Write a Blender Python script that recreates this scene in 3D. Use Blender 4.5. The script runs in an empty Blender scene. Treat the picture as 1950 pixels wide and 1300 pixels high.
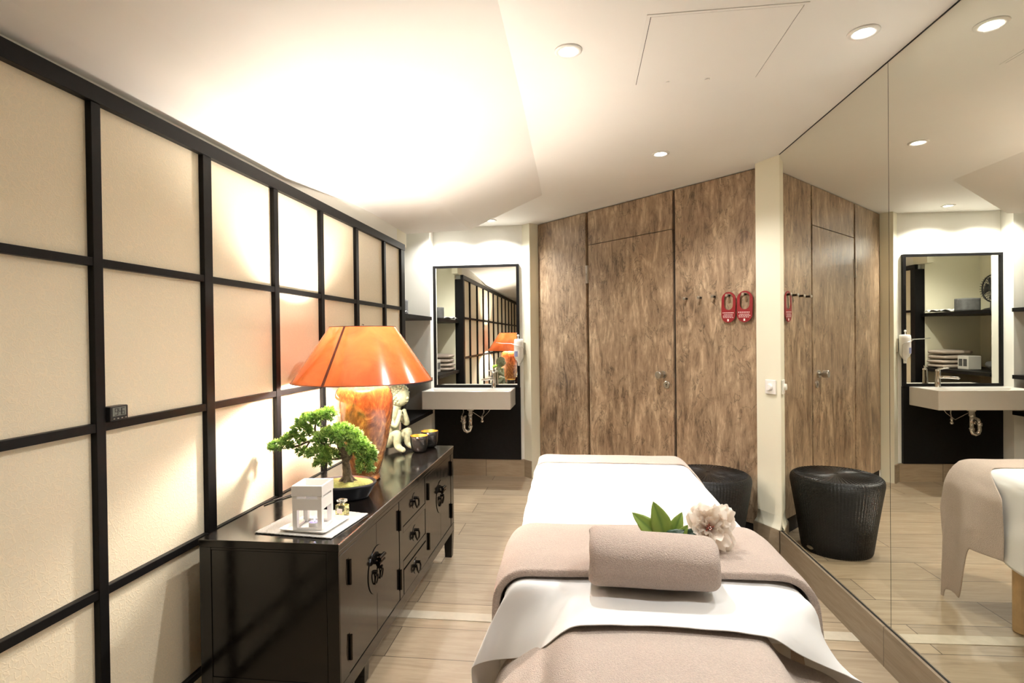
import bpy, bmesh, math, random
from mathutils import Vector, Matrix, noise
S = bpy.context.scene
COL = S.collection
PI = math.pi
random.seed(7)

# ------------------------------------------------------------------ camera
def camera():
    yaw, pitch, roll = -0.1238, -0.0090, -0.0116
    cy, sy, cp, sp = math.cos(yaw), math.sin(yaw), math.cos(pitch), math.sin(pitch)
    f = Vector((sy*cp, cy*cp, sp)); r = Vector((cy, -sy, 0)); u = r.cross(f)
    cr, sr = math.cos(roll), math.sin(roll)
    r2 = cr*r + sr*u; u2 = -sr*r + cr*u
    cd = bpy.data.cameras.new('camera'); c = bpy.data.objects.new('camera', cd); COL.objects.link(c)
    cd.sensor_width = 36; cd.lens = 36*1057.0/1950; cd.clip_start = .02
    m = Matrix((r2, u2, -f)).transposed().to_4x4(); m.translation = (0, 0, 1.30)
    c.matrix_world = m; S.camera = c
camera()
S.view_settings.view_transform = 'Standard'; S.view_settings.look = 'None'
S.view_settings.gamma = 1; S.view_settings.use_curve_mapping = False
S.view_settings.exposure = 1.18
w = bpy.data.worlds.new('world'); S.world = w; w.use_nodes = True
w.node_tree.nodes['Background'].inputs[0].default_value = (1, .93, .82, 1)
w.node_tree.nodes['Background'].inputs[1].default_value = .05
DOWN_W = 25      # power of one recessed ceiling spot
BULB_W = 33      # power of the table lamp's bulb

# ------------------------------------------------------------------ materials
class N:
    def __init__(s, name):
        s.m = bpy.data.materials.new(name); s.m.use_nodes = True
        s.t = s.m.node_tree; s.b = s.t.nodes['Principled BSDF']; s.out = s.t.nodes['Material Output']
        s._co = None
    def n(s, typ, **kw):
        o = s.t.nodes.new(typ)
        for k, v in kw.items():
            if k[0] == '_': o.inputs[k[1:].replace('_', ' ')].default_value = v
            else: setattr(o, k, v)
        return o
    def l(s, a, b): s.t.links.new(a, b)
    def co(s, scale=(1, 1, 1), rot=(0, 0, 0), loc=(0, 0, 0)):
        if s._co is None: s._co = s.n('ShaderNodeTexCoord')
        m = s.n('ShaderNodeMapping'); m.inputs['Scale'].default_value = scale
        m.inputs['Rotation'].default_value = rot; m.inputs['Location'].default_value = loc
        s.l(s._co.outputs['Object'], m.inputs[0]); return m.outputs[0]
    def noise(s, vec, scale, detail=4, rough=.55, dist=0):
        o = s.n('ShaderNodeTexNoise'); s.l(vec, o.inputs['Vector'])
        o.inputs['Scale'].default_value = scale; o.inputs['Detail'].default_value = detail
        o.inputs['Roughness'].default_value = rough; o.inputs['Distortion'].default_value = dist
        return o.outputs['Fac']
    def ramp(s, fac, stops):
        o = s.n('ShaderNodeValToRGB'); e = o.color_ramp.elements
        while len(e) < len(stops): e.new(.5)
        for x, (p, c) in zip(e, stops):
            x.position = p; x.color = (*c, 1) if len(c) == 3 else c
        s.l(fac, o.inputs[0]); return o.outputs[0]
    def mix(s, fac, a, b, mode='MIX'):
        o = s.n('ShaderNodeMix', data_type='RGBA', blend_type=mode)
        for i, v in ((0, fac), (6, a), (7, b)):
            if isinstance(v, (int, float)): o.inputs[i].default_value = v
            elif isinstance(v, tuple): o.inputs[i].default_value = (*v, 1)
            else: s.l(v, o.inputs[i])
        return o.outputs[2]
    def math(s, op, a, b=0):
        o = s.n('ShaderNodeMath', operation=op)
        for i, v in ((0, a), (1, b)):
            if isinstance(v, (int, float)): o.inputs[i].default_value = v
            else: s.l(v, o.inputs[i])
        return o.outputs[0]
    def bump(s, h, strength=.3, dist=.002):
        o = s.n('ShaderNodeBump'); o.inputs['Strength'].default_value = strength; o.inputs['Distance'].default_value = dist
        s.l(h, o.inputs['Height']); s.l(o.outputs[0], s.b.inputs['Normal']); return o
    def set(s, **kw):
        for k, v in kw.items():
            i = s.b.inputs[k.replace('_', ' ')]
            if isinstance(v, (int, float)): i.default_value = v
            elif isinstance(v, tuple): i.default_value = (*v, 1)[:len(i.default_value)]
            else: s.l(v, i)
        return s

def plain(name, col, rough=.5, metal=0, var=.06, nscale=30, bump=0, bscale=200, **kw):
    k = N(name); c = k.co()
    f = k.noise(c, nscale, 3)
    d = tuple(x*(1-var) for x in col); u = tuple(min(1, x*(1+var)) for x in col)
    k.set(Base_Color=k.ramp(f, [(.3, d), (.7, u)]), Roughness=rough, Metallic=metal, **kw)
    if bump: k.bump(k.noise(c, bscale, 2), bump, .001)
    return k.m

M = {}
M['white_paint'] = plain('white ceiling paint', (.84, .82, .78), .7, var=.012, nscale=3, bump=.04, bscale=300)
M['cream_paint'] = plain('cream wall paint', (.80, .77, .615), .6, var=.015, nscale=4, bump=.05, bscale=260)
M['wall_white'] = plain('off white wall paint', (.83, .82, .76), .6, var=.015, nscale=4, bump=.05, bscale=260)
M['black_wood'] = plain('black stained wood', (.0045, .004, .004), .45, var=.3, nscale=40, bump=.05, bscale=90, Specular_IOR_Level=.2)
M['black_panel'] = plain('black grained board', (.005, .0045, .0045), .5, var=.3, nscale=30, Specular_IOR_Level=.2)
M['dark_gap'] = plain('dark recess', (.012, .010, .009), .8)
M['brown_strip'] = plain('brown edge strip', (.10, .055, .03), .6, var=.2)
M['white_gloss'] = plain('white gloss ceramic', (.80, .78, .75), .12, var=.01)
M['basin_white'] = plain('white basin', (.72, .69, .63), .18, var=.01)
M['white_plastic'] = plain('white plastic', (.82, .80, .76), .35, var=.01)
M['chrome'] = plain('chrome', (.85, .84, .82), .08, 1, var=.01)
M['steel'] = plain('brushed steel', (.55, .52, .47), .28, 1, var=.05)
M['dark_steel'] = plain('dark metal', (.05, .045, .04), .35, .8, var=.1)
M['black_plastic'] = plain('black plastic', (.012, .012, .013), .4)
M['lcd'] = plain('grey display', (.17, .19, .17), .3, var=.03)
M['red_card'] = plain('red card', (.25, .010, .016), .35, var=.05)
M['label_white'] = plain('white print', (.85, .75, .72), .6, var=.05, nscale=400)
M['label_blue'] = plain('blue print', (.25, .27, .42), .5, var=.2, nscale=200)
M['black_candle'] = plain('black lacquer', (.012, .011, .010), .18, var=.2)
M['gold'] = plain('gold leaf', (.95, .60, .14), .32, .9, var=.1, nscale=60)
M['pot'] = plain('dark glazed pot', (.012, .013, .016), .3, var=.2)
M['moss'] = plain('moss', (.30, .33, .10), .95, var=.35, nscale=160, bump=.8, bscale=300)
M['bark'] = plain('bark', (.13, .10, .065), .9, var=.5, nscale=90, bump=.9, bscale=140)
M['wax'] = plain('white wax', (.80, .76, .80), .5, var=.02)
M['lilac_wax'] = plain('lilac wax', (.42, .36, .60), .5, var=.05)
M['fan_black'] = plain('black fan plastic', (.015, .015, .017), .35)
M['bag_grey'] = plain('grey fabric', (.10, .10, .10), .8, var=.2, bump=.3)
M['leg_wood'] = plain('beech wood', (.62, .43, .23), .45, var=.12, nscale=18)
M['cord'] = plain('black cord', (.01, .01, .01), .5)

def m_mirror(name, col):
    k = N(name); f = k.noise(k.co(), 2, 1)
    k.set(Base_Color=k.ramp(f, [(.3, col), (.7, tuple(x*.995 for x in col))]), Metallic=1.0, Roughness=0.0)
    return k.m
M['mirror'] = m_mirror('mirror silvering', (.83, .82, .74))
M['mirror2'] = m_mirror('basin mirror silvering', (.86, .86, .80))
def m_glass(name, col, rough=0):
    k = N(name); f = k.noise(k.co(), 3, 1)
    k.set(Base_Color=k.ramp(f, [(.3, col), (.7, col)]), Roughness=rough, Transmission_Weight=1.0, IOR=1.45)
    return k.m
M['glass'] = m_glass('clear glass', (.97, .97, .94)); M['perfume'] = m_glass('yellow liquid glass', (.92, .88, .42))
def m_emit(name, col, st):
    k = N(name); k.set(Base_Color=(.9, .9, .9), Emission_Color=col, Emission_Strength=st); return k.m
M['led'] = m_emit('lit lens', (1, .95, .88), 30)
M['bulb'] = m_emit('lit bulb', (1, .92, .82), BULB_W/.0357)
M['flame'] = m_emit('flame', (.75, .7, 1), 25)

def m_screen():
    k = N('squiggle patterned cream wallpaper'); c = k.co()
    n3 = k.n('ShaderNodeTexNoise'); k.l(c, n3.inputs['Vector']); n3.inputs['Scale'].default_value = 45; n3.inputs['Detail'].default_value = 1
    sub = k.n('ShaderNodeVectorMath', operation='MULTIPLY_ADD'); k.l(n3.outputs['Color'], sub.inputs[0])
    sub.inputs[1].default_value = (.03, .03, .03); k.l(c, sub.inputs[2])
    v = k.n('ShaderNodeTexVoronoi', feature='DISTANCE_TO_EDGE'); v.inputs['Scale'].default_value = 62
    k.l(sub.outputs[0], v.inputs['Vector'])
    line = k.ramp(v.outputs['Distance'], [(.03, (1, 1, 1)), (.10, (0, 0, 0))])
    grain = k.noise(c, 700, 2)
    base = k.ramp(grain, [(.35, (.73, .65, .49)), (.65, (.80, .72, .555))])
    k.set(Base_Color=k.mix(line, base, (.80, .70, .52)), Roughness=k.ramp(line, [(0, (.6,)*3), (1, (.32,)*3)]), Specular_IOR_Level=.5)
    k.bump(line, .25, .001)
    return k.m
M['screen'] = m_screen()

def m_burl():
    k = N('brown burl laminate'); 
    c = k.co((1, 1, .36)); 
    big = k.noise(c, 6.5, 9, .66, 1.3)
    fine = k.noise(k.co((1, 1, .22)), 34, 6, .7, .6)
    f = k.math('ADD', k.math('MULTIPLY', big, .54), k.math('MULTIPLY', fine, .46))
    col = k.ramp(f, [(.38, (.145, .094, .057)), (.455, (.275, .186, .115)), (.53, (.375, .264, .167)), (.61, (.56, .42, .275))])
    v1 = k.noise(k.co((1, 1, .42), loc=(3, 1, 2)), 7.0, 6, .6, 1.8)
    vein = k.math('ABSOLUTE', k.math('SUBTRACT', v1, .5))
    vm = k.ramp(vein, [(0, (.42,)*3), (.020, (1, 1, 1))])
    gate = k.ramp(k.noise(k.co(loc=(5, 2, 7)), 4, 3), [(.40, (0, 0, 0)), (.55, (1, 1, 1))])
    veins = k.mix(gate, (1., 1., 1.), vm)
    k.set(Base_Color=k.mix(1.0, col, veins, 'MULTIPLY'), Roughness=k.ramp(fine, [(.3, (.30,)*3), (.7, (.42,)*3)]))
    k.bump(fine, .08, .001)
    return k.m
M['burl'] = m_burl()

def m_planks(name, w, h, tint=(1, 1, 1), mortar=.0022, off=(0, 0, 0), rot=(0, 0, 0)):
    k = N(name); c = k.co(rot=rot, loc=off)
    b = k.n('ShaderNodeTexBrick'); k.l(c, b.inputs['Vector'])
    b.offset = .37; b.offset_frequency = 2; b.squash = 1
    b.inputs['Scale'].default_value = 1; b.inputs['Brick Width'].default_value = w; b.inputs['Row Height'].default_value = h
    b.inputs['Mortar Size'].default_value = mortar; b.inputs['Mortar Smooth'].default_value = .1; b.inputs['Bias'].default_value = 0
    b.inputs['Color1'].default_value = (0, 0, 0, 1); b.inputs['Color2'].default_value = (1, 1, 1, 1); b.inputs['Mortar'].default_value = (.5, .5, .5, 1)
    # per-plank shift of the grain
    sh = k.n('ShaderNodeVectorMath', operation='MULTIPLY_ADD'); k.l(b.outputs['Color'], sh.inputs[0]); sh.inputs[1].default_value = (7, 3, 5); k.l(c, sh.inputs[2])
    mp = k.n('ShaderNodeMapping'); mp.inputs['Scale'].default_value = (1.6, 15, 15); k.l(sh.outputs[0], mp.inputs[0])
    g = k.noise(mp.outputs[0], 2.2, 7, .62, .9)
    mp2 = k.n('ShaderNodeMapping'); mp2.inputs['Scale'].default_value = (5, 120, 120); k.l(sh.outputs[0], mp2.inputs[0])
    g2 = k.noise(mp2.outputs[0], 2, 3)
    f = k.math('ADD', k.math('MULTIPLY', g, .75), k.math('MULTIPLY', g2, .25))
    t = lambda x: tuple(a*b_ for a, b_ in zip(x, tint))
    col = k.ramp(f, [(.28, t((.29, .225, .15))), (.45, t((.385, .305, .208))), (.58, t((.435, .35, .245))), (.74, t((.51, .42, .305)))])
    pl = k.ramp(b.outputs['Color'], [(0, (.86,)*3), (1, (1.06, 1.04, 1.0))])
    col = k.mix(1.0, col, pl, 'MULTIPLY')
    col = k.mix(b.outputs['Fac'], col, (.10, .07, .045))
    k.set(Base_Color=col, Roughness=k.ramp(g, [(.3, (.48,)*3), (.7, (.36,)*3)]))
    k.bump(f, .12, .001)
    return k.m
M['floor'] = m_planks('oak look floor planks', 1.25, .232, off=(.35, .145, 0))
M['base'] = m_planks('oak look skirting', 1.6, 3.0, (.78, .76, .74), off=(.3, 1, 1))
M['strip'] = plain('pale threshold strip', (.55, .49, .38), .5, var=.05)

def m_terry(name, col):
    k = N(name); c = k.co()
    v = k.n('ShaderNodeTexVoronoi'); v.inputs['Scale'].default_value = 420; k.l(c, v.inputs['Vector'])
    n1 = k.noise(c, 260, 3, .7); n2 = k.noise(c, 14, 3)
    h = k.math('ADD', k.math('MULTIPLY', v.outputs['Distance'], -.7), n1)
    d = tuple(x*.86 for x in col); u = tuple(min(1, x*1.10) for x in col)
    cc = k.ramp(n1, [(.32, d), (.68, u)])
    cc = k.mix(1.0, cc, k.ramp(n2, [(.3, (.97,)*3), (.7, (1.03,)*3)]), 'MULTIPLY')
    k.set(Base_Color=cc, Roughness=.95, Specular_IOR_Level=.1, Sheen_Weight=.25, Sheen_Roughness=.5)
    k.bump(h, .75, .004)
    return k.m
M['towel'] = m_terry('blush terry towel', (.53, .425, .36))
M['towel2'] = m_terry('blush terry towel, light', (.60, .495, .425))
M['towel_white'] = m_terry('white terry', (.75, .72, .68))
def m_cloth(name, col):
    k = N(name); c = k.co(); n1 = k.noise(c, 900, 2); n2 = k.noise(c, 5, 3)
    k.set(Base_Color=k.ramp(n2, [(.3, tuple(x*.985 for x in col)), (.7, col)]), Roughness=.85, Specular_IOR_Level=.15, Sheen_Weight=.1)
    k.bump(k.math('ADD', k.math('MULTIPLY', n1, .15), n2), .12, .006)
    return k.m
M['sheet'] = m_cloth('white cotton sheet', (.80, .79, .775)); M['mat_cloth'] = m_terry('white cotton mat', (.82, .80, .77))

def m_lacquer():
    k = N('worn black lacquer'); c = k.co((1, 1, 1))
    g = k.noise(k.co((40, 3, 40)), 2, 5); s = k.noise(c, 60, 5, .7)
    col = k.ramp(g, [(.3, (.004, .0032, .0028)), (.7, (.0075, .006, .005))])
    wear = k.ramp(s, [(.76, (0, 0, 0)), (.82, (1, 1, 1))])
    k.set(Base_Color=k.mix(wear, col, (.05, .03, .018)), Roughness=k.ramp(k.noise(c, 25, 4), [(.3, (.10,)*3), (.7, (.18,)*3)]), Specular_IOR_Level=.42)
    k.bump(g, .05, .001)
    return k.m
M['lacquer'] = m_lacquer()
M['worn_edge'] = plain('worn brown edge', (.16, .105, .065), .5, var=.5, nscale=80)
M['brass_dark'] = plain('dark bronze', (.02, .016, .012), .25, .9, var=.3)

def m_lampbase():
    k = N('amber marbled glaze'); c = k.co((1, 1, .6))
    a = k.noise(c, 13, 7, .62, 2.6); b = k.noise(c, 40, 4, .6, 1.5)
    f = k.math('ADD', k.math('MULTIPLY', a, .7), k.math('MULTIPLY', b, .3))
    k.set(Base_Color=k.ramp(f, [(.36, (.09, .036, .016)), (.45, (.21, .086, .032)), (.53, (.32, .145, .05)), (.64, (.58, .32, .10))]),
          Roughness=.16, Specular_IOR_Level=.6, Coat_Weight=.6, Coat_Roughness=.05)
    return k.m
M['lampbase'] = m_lampbase()
def m_shade():
    k = N('orange parchment shade'); c = k.co()
    a = k.noise(c, 8, 5, .6, .6)
    col = k.ramp(a, [(.3, (.40, .075, .018)), (.7, (.55, .140, .034))])
    d = k.n('ShaderNodeBsdfDiffuse'); t = k.n('ShaderNodeBsdfTranslucent'); g = k.n('ShaderNodeBsdfGlossy')
    for x in (d, t): k.l(col, x.inputs[0])
    g.inputs['Roughness'].default_value = .16; g.inputs[0].default_value = (1, 1, 1, 1)
    m1 = k.n('ShaderNodeMixShader'); m1.inputs[0].default_value = .048; k.l(d.outputs[0], m1.inputs[1]); k.l(t.outputs[0], m1.inputs[2])
    m2 = k.n('ShaderNodeMixShader'); fr = k.n('ShaderNodeFresnel'); fr.inputs[0].default_value = 1.5
    k.l(fr.outputs[0], m2.inputs[0]); k.l(m1.outputs[0], m2.inputs[1]); k.l(g.outputs[0], m2.inputs[2])
    k.l(m2.outputs[0], k.out.inputs[0]); k.t.nodes.remove(k.b)
    return k.m
M['shade'] = m_shade(); M['shade_band'] = plain('brown leather band', (.16, .03, .012), .5, var=.1)

def m_attr(name, stops, rough=.6, transl=0):
    k = N(name); a = k.n('ShaderNodeAttribute'); a.attribute_name = 'tip'
    n = k.noise(k.co(), 40, 3); f = k.math('ADD', a.outputs['Fac'], k.math('MULTIPLY', k.math('SUBTRACT', n, .5), .5))
    k.set(Base_Color=k.ramp(f, stops), Roughness=rough)
    if transl:
        t = k.n('ShaderNodeBsdfTranslucent'); m = k.n('ShaderNodeMixShader'); m.inputs[0].default_value = transl
        k.l(k.b.inputs['Base Color'].links[0].from_socket, t.inputs[0]); k.l(k.b.outputs[0], m.inputs[1]); k.l(t.outputs[0], m.inputs[2]); k.l(m.outputs[0], k.out.inputs[0])
    return k.m
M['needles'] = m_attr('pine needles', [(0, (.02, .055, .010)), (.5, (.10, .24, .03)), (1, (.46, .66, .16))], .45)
M['leaf'] = m_attr('leaf green', [(0, (.32, .44, .09)), (.5, (.27, .40, .08)), (1, (.16, .28, .06))], .4, .3)
M['leaf_dark'] = m_attr('dark leaf', [(0, (.02, .06, .03)), (1, (.015, .04, .022))], .4)
M['petal'] = m_attr('blush petal', [(0, (.80, .50, .38)), (.3, (.86, .74, .63)), (1, (.92, .86, .78))], .6, .45)
M['stamen'] = plain('red stamen', (.55, .10, .06), .6)
M['stone'] = plain('pale green stone', (.23, .245, .15), .75, var=.25, nscale=50, bump=.5, bscale=160)
def m_wicker():
    k = N('black wicker'); c = k.co(); w_ = k.n('ShaderNodeTexWave', wave_type='BANDS', bands_direction='Z')
    k.l(c, w_.inputs['Vector']); w_.inputs['Scale'].default_value = 60; w_.inputs['Distortion'].default_value = 1
    k.set(Base_Color=k.ramp(k.noise(c, 120, 3), [(.3, (.003, .003, .0035)), (.7, (.011, .011, .012))]), Roughness=.34, Specular_IOR_Level=.42)
    k.bump(w_.outputs['Fac'], .6, .003); return k.m
M['wicker'] = m_wicker()

# ------------------------------------------------------------------ geometry helpers
def new(): return bmesh.new()
def box(bm, x0, x1, y0, y1, z0, z1):
    v = [bm.verts.new((x, y, z)) for x in (x0, x1) for y in (y0, y1) for z in (z0, z1)]
    for q in ((0,1,3,2),(4,6,7,5),(0,4,5,1),(2,3,7,6),(0,2,6,4),(1,5,7,3)): bm.faces.new([v[i] for i in q])
    return bm
def prism(bm, pts, d):
    d = Vector(d); a = [bm.verts.new(p) for p in pts]; b = [bm.verts.new(Vector(p)+d) for p in pts]
    bm.faces.new(a[::-1]); bm.faces.new(b); n = len(pts)
    for i in range(n): bm.faces.new((a[i], a[(i+1) % n], b[(i+1) % n], b[i]))
    return bm
def basis(d):
    d = Vector(d).normalized(); h = Vector((0, 0, 1)) if abs(d.z) < .9 else Vector((1, 0, 0))
    a = d.cross(h).normalized(); return a, d.cross(a).normalized()
def tube(bm, pts, r, seg=8, cap=True):
    pts = [Vector(p) for p in pts]; n = len(pts); rs = r if isinstance(r, (list, tuple)) else [r]*n
    rings = []; a = None
    for i, p in enumerate(pts):
        d = (pts[min(i+1, n-1)] - pts[max(i-1, 0)]).normalized()
        if a is None: a, b = basis(d)
        else:
            a = (a - d*a.dot(d)).normalized(); b = d.cross(a)
        rings.append([bm.verts.new(p + rs[i]*(math.cos(2*PI*k/seg)*a + math.sin(2*PI*k/seg)*b)) for k in range(seg)])
    for i in range(n-1):
        for k in range(seg): bm.faces.new((rings[i][k], rings[i][(k+1) % seg], rings[i+1][(k+1) % seg], rings[i+1][k]))
    if cap: bm.faces.new(rings[0][::-1]); bm.faces.new(rings[-1])
    return bm
def cyl(bm, p, q, r, r2=None, seg=24): return tube(bm, [p, q], [r, r if r2 is None else r2], seg)
def lathe(bm, prof, seg=48, c=(0, 0, 0), sx=1, sy=1, rfun=None):
    c = Vector(c); rings = []
    for i, (r, z) in enumerate(prof):
        if r < 1e-6: rings.append([bm.verts.new(c+Vector((0, 0, z)))]); continue
        ring = []
        for k in range(seg):
            a = 2*PI*k/seg; rr = r*(rfun(a, r, z) if rfun else 1)
            ring.append(bm.verts.new(c+Vector((sx*rr*math.cos(a), sy*rr*math.sin(a), z))))
        rings.append(ring)
    for A, B in zip(rings, rings[1:]):
        if len(A) == 1 and len(B) == 1: continue
        for k in range(seg):
            j = (k+1) % seg
            if len(A) == 1: bm.faces.new((A[0], B[j], B[k]))
            elif len(B) == 1: bm.faces.new((A[k], A[j], B[0]))
            else: bm.faces.new((A[k], A[j], B[j], B[k]))
    return bm
def ball(bm, c, r, seg=20, rings=12, sx=1, sy=1, sz=1):
    prof = [(max(0, r*math.sin(PI*i/rings)), -r*sz*math.cos(PI*i/rings)) for i in range(rings+1)]
    prof[0] = (0, prof[0][1]); prof[-1] = (0, prof[-1][1])
    return lathe(bm, prof, seg, c, sx, sy)
def grid(bm, rows, closed_u=False):
    V = [[bm.verts.new(p) for p in r] for r in rows]; n = len(V[0])
    for i in range(len(V)-1):
        for j in range(n if closed_u else n-1):
            k = (j+1) % n
            bm.faces.new((V[i][j], V[i][k], V[i+1][k], V[i+1][j]))
    return V
def crom(P, t):
    n = len(P)-1; x = t*n; i = min(int(x), n-1); f = x-i
    p0, p1, p2, p3 = P[max(i-1, 0)], P[i], P[i+1], P[min(i+2, n)]
    return .5*((2*p1)+(p2-p0)*f+(2*p0-5*p1+4*p2-p3)*f*f+(3*p1-p0-3*p2+p3)*f*f*f)
def crsurf(rows, nu, nv):
    rows = [[Vector(p) for p in r] for r in rows]
    fine = [[crom(r, j/nu) for j in range(nu+1)] for r in rows]
    cols = [[fine[i][j] for i in range(len(rows))] for j in range(nu+1)]
    return [[crom(cols[j], i/nv) for j in range(nu+1)] for i in range(nv+1)]
def rrect(w, h, r, n=6):
    out = []
    for cx, cy, a0 in ((w/2-r, h/2-r, 0), (-w/2+r, h/2-r, 90), (-w/2+r, -h/2+r, 180), (w/2-r, -h/2+r, 270)):
        for i in range(n+1):
            a = math.radians(a0+90*i/n); out.append((cx+r*math.cos(a), cy+r*math.sin(a)))
    return out
def obj(name, bm, m, parent=None, loc=None, rotz=0, smooth=False, bevel=0, sub=0, solid=0, bseg=2):
    bmesh.ops.recalc_face_normals(bm, faces=bm.faces)
    me = bpy.data.meshes.new(name); bm.to_mesh(me); bm.free()
    o = bpy.data.objects.new(name, me); COL.objects.link(o); me.materials.append(m)
    if parent: o.parent = parent
    if loc: o.location = loc
    if rotz: o.rotation_euler = (0, 0, rotz)
    if smooth:
        for p in me.polygons: p.use_smooth = True
    if solid: x = o.modifiers.new('thick', 'SOLIDIFY'); x.thickness = solid; x.offset = 0 if solid > 0 else 1
    if bevel: x = o.modifiers.new('bev', 'BEVEL'); x.width = bevel; x.segments = bseg; x.limit_method = 'ANGLE'; x.angle_limit = math.radians(40)
    if sub: x = o.modifiers.new('sub', 'SUBSURF'); x.levels = x.render_levels = sub
    return o
def tag(o, label, cat, group=None):
    o['label'] = label; o['category'] = cat
    if group: o['group'] = group
    return o
def thing(name, label, cat, loc=(0, 0, 0), rotz=0, group=None):
    o = bpy.data.objects.new(name, None); COL.objects.link(o); o.empty_display_size = .05
    o.location = loc; o.rotation_euler = (0, 0, rotz); return tag(o, label, cat, group)
def struct(name, bm, m, parent=None, **kw):
    o = obj(name, bm, m, parent, **kw)
    if not parent: o['kind'] = 'structure'
    return o
def dup(root, loc, rotz=None, label=None):
    r = root.copy(); COL.objects.link(r); r.location = loc
    if rotz is not None: r.rotation_euler = (0, 0, rotz)
    if label: r['label'] = label
    for ch in list(root.children):
        c = ch.copy(); COL.objects.link(c); c.parent = r
        for g in list(ch.children):
            d = g.copy(); COL.objects.link(d); d.parent = c
    return r
def smoothstep(a, b, x):
    t = max(0, min(1, (x-a)/(b-a))); return t*t*(3-2*t)
def nz(x, y, z=0): return noise.noise(Vector((x, y, z)))

# ------------------------------------------------------------------ the room
H = 2.33
AM = .0243
MO = (1.1516+.0243*3, 0, 0); MR = PI/2+AM          # frame of the mirrored wall: x along it, +y into the room
WO = (-.3852, 5.1173, 0); WR = -.7936               # frame of the diagonal wood wall: x along it, +y into the wall
def wpt(t, y=0, z=0):
    c, s = math.cos(WR), math.sin(WR); return Vector((WO[0]+c*t-s*y, WO[1]+s*t+c*y, z))

struct('floor', box(new(), -2.05, 1.5, -1.4, 5.5, -.08, 0), M['floor'])
struct('ceiling', box(new(), -2.05, 1.5, -1.4, 5.5, H, H+.08), M['white_paint'])
# lower sloping part of the ceiling, between the screen wall and the flat part
def slope():
    rows = []
    for y, A, C, D in ((-1.3, (-.232, H), (-1.05, 2.095), (-1.346, 2.014)), (2.4, (-.245, H), (-1.05, 2.095), (-1.346, 2.03)),
                       (2.75, (-.25, H), (-1.0, 2.11), (-1.346, 2.065)), (3.1, (-.256, H), (-.90, 2.14), (-1.346, 2.10)), (3.5, (-.26, H), (-.872, 2.152), (-1.346, 2.115))):
        rows.append([(A[0], y, A[1]), (C[0], y, C[1]), (D[0], y, D[1])])
    rows.append([(-.272, 4.065, H), (-.885, 4.41, 2.163), (-1.346, 4.205, 2.109)])
    bm = new(); V = grid(bm, rows)
    e = V[-1]; up = [bm.verts.new((v.co.x, v.co.y+.004, H)) for v in e[1:]]
    bm.faces.new((e[0], e[1], up[0])); bm.faces.new((e[1], e[2], up[1], up[0]))
    return bm
struct('ceiling', slope(), M['white_paint'])

struct('wall_left', box(new(), -1.45, -1.346, -1.3, 3.985, 0, H), M['wall_white'])
bm = box(new(), -2.0, -1.41, 4.0, 4.07, 0, H); box(bm, -1.41, -1.346, 3.985, 4.205, 2.0025, H)
struct('wall_niche_near', bm, M['cream_paint'])
struct('wall_niche_left', box(new(), -2.0, -1.95, 4.07, 4.99, 0, H), M['cream_paint'])
struct('wall_niche_far', box(new(), -2.0, -1.378, 4.99, 5.25, 0, H), M['wall_white'])
struct('wall_back', box(new(), -1.378, -.3, 5.125, 5.25, 0, H), M['wall_white'])
struct('wall_rear', box(new(), -1.45, 1.4, -1.35, -1.3, 0, H), M['burl'])
struct('wall_right', box(new(), -1.35, 3.66, -.09, -.012, 0, H), M['cream_paint'], loc=MO, rotz=MR)

# diagonal wall of burl laminate with the door
wl = struct('wall_diagonal', box(new(), -.1, 2.9, .03, .12, 0, H), M['brown_strip'], loc=WO, rotz=WR)
obj('panel', box(new(), .0, .614, 0, .029, .105, H-.006), M['burl'], wl, bevel=.001)
obj('panel', box(new(), 1.500, 2.20, 0, .029, .105, H-.006), M['burl'], wl, bevel=.001)
obj('panel', box(new(), .645, 1.477, 0, .029, 2.0525, H-.006), M['burl'], wl, bevel=.001)
obj('plinth', box(new(), 0, 2.2, .012, .029, 0, .104), M['dark_gap'], wl)
obj('groove', box(new(), 1.478, 1.499, .020, .029, .105, H-.006), M['dark_gap'], wl)
dr = struct('door_1', box(new(), .645, 1.477, 0, .029, .105, 2.0475), M['burl'], loc=WO, rotz=WR, bevel=.001)
def wt(p): 
    d = Vector((p[0]-WO[0], p[1]-WO[1])); return d.x*math.cos(WR)+d.y*math.sin(WR)
tk = wt((.592, 4.124)); tl = wt((.612, 4.104))
bm = new(); cyl(bm, (tk, 0, 1.012), (tk, -.012, 1.012), .026, seg=32); cyl(bm, (tk, -.012, 1.012), (tk, -.035, 1.012), .012)
tube(bm, [(tk, -.03, 1.012), (tk, -.034, 1.012), (tk, -.068, 1.012), (tk, -.072, 1.012)], [.022, .026, .026, .023], 32)
obj('door_knob', bm, M['steel'], dr, smooth=False, bevel=.001)
k = obj('lock_rosette', tube(new(), [(tl, 0, .940), (tl, -.007, .940), (tl, -.009, .940)], [.026, .026, .023], 32), M['steel'], dr)
bm = box(new(), tl-.0022, tl+.0022, -.0098, -.0088, .925, .938); cyl(bm, (tl, -.0088, .942), (tl, -.0098, .942), .0055, seg=16); obj('keyhole', bm, M['dark_gap'], k)
bm = new(); cyl(bm, (.63, -.006, 1.735), (.63, -.006, 1.808), .008, seg=12); cyl(bm, (.63, -.006, 1.812), (.63, -.006, 1.882), .008, seg=12); box(bm, .632, .645, -.004, 0, 1.735, 1.882)
obj('hinge', bm, M['steel'], dr)

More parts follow.
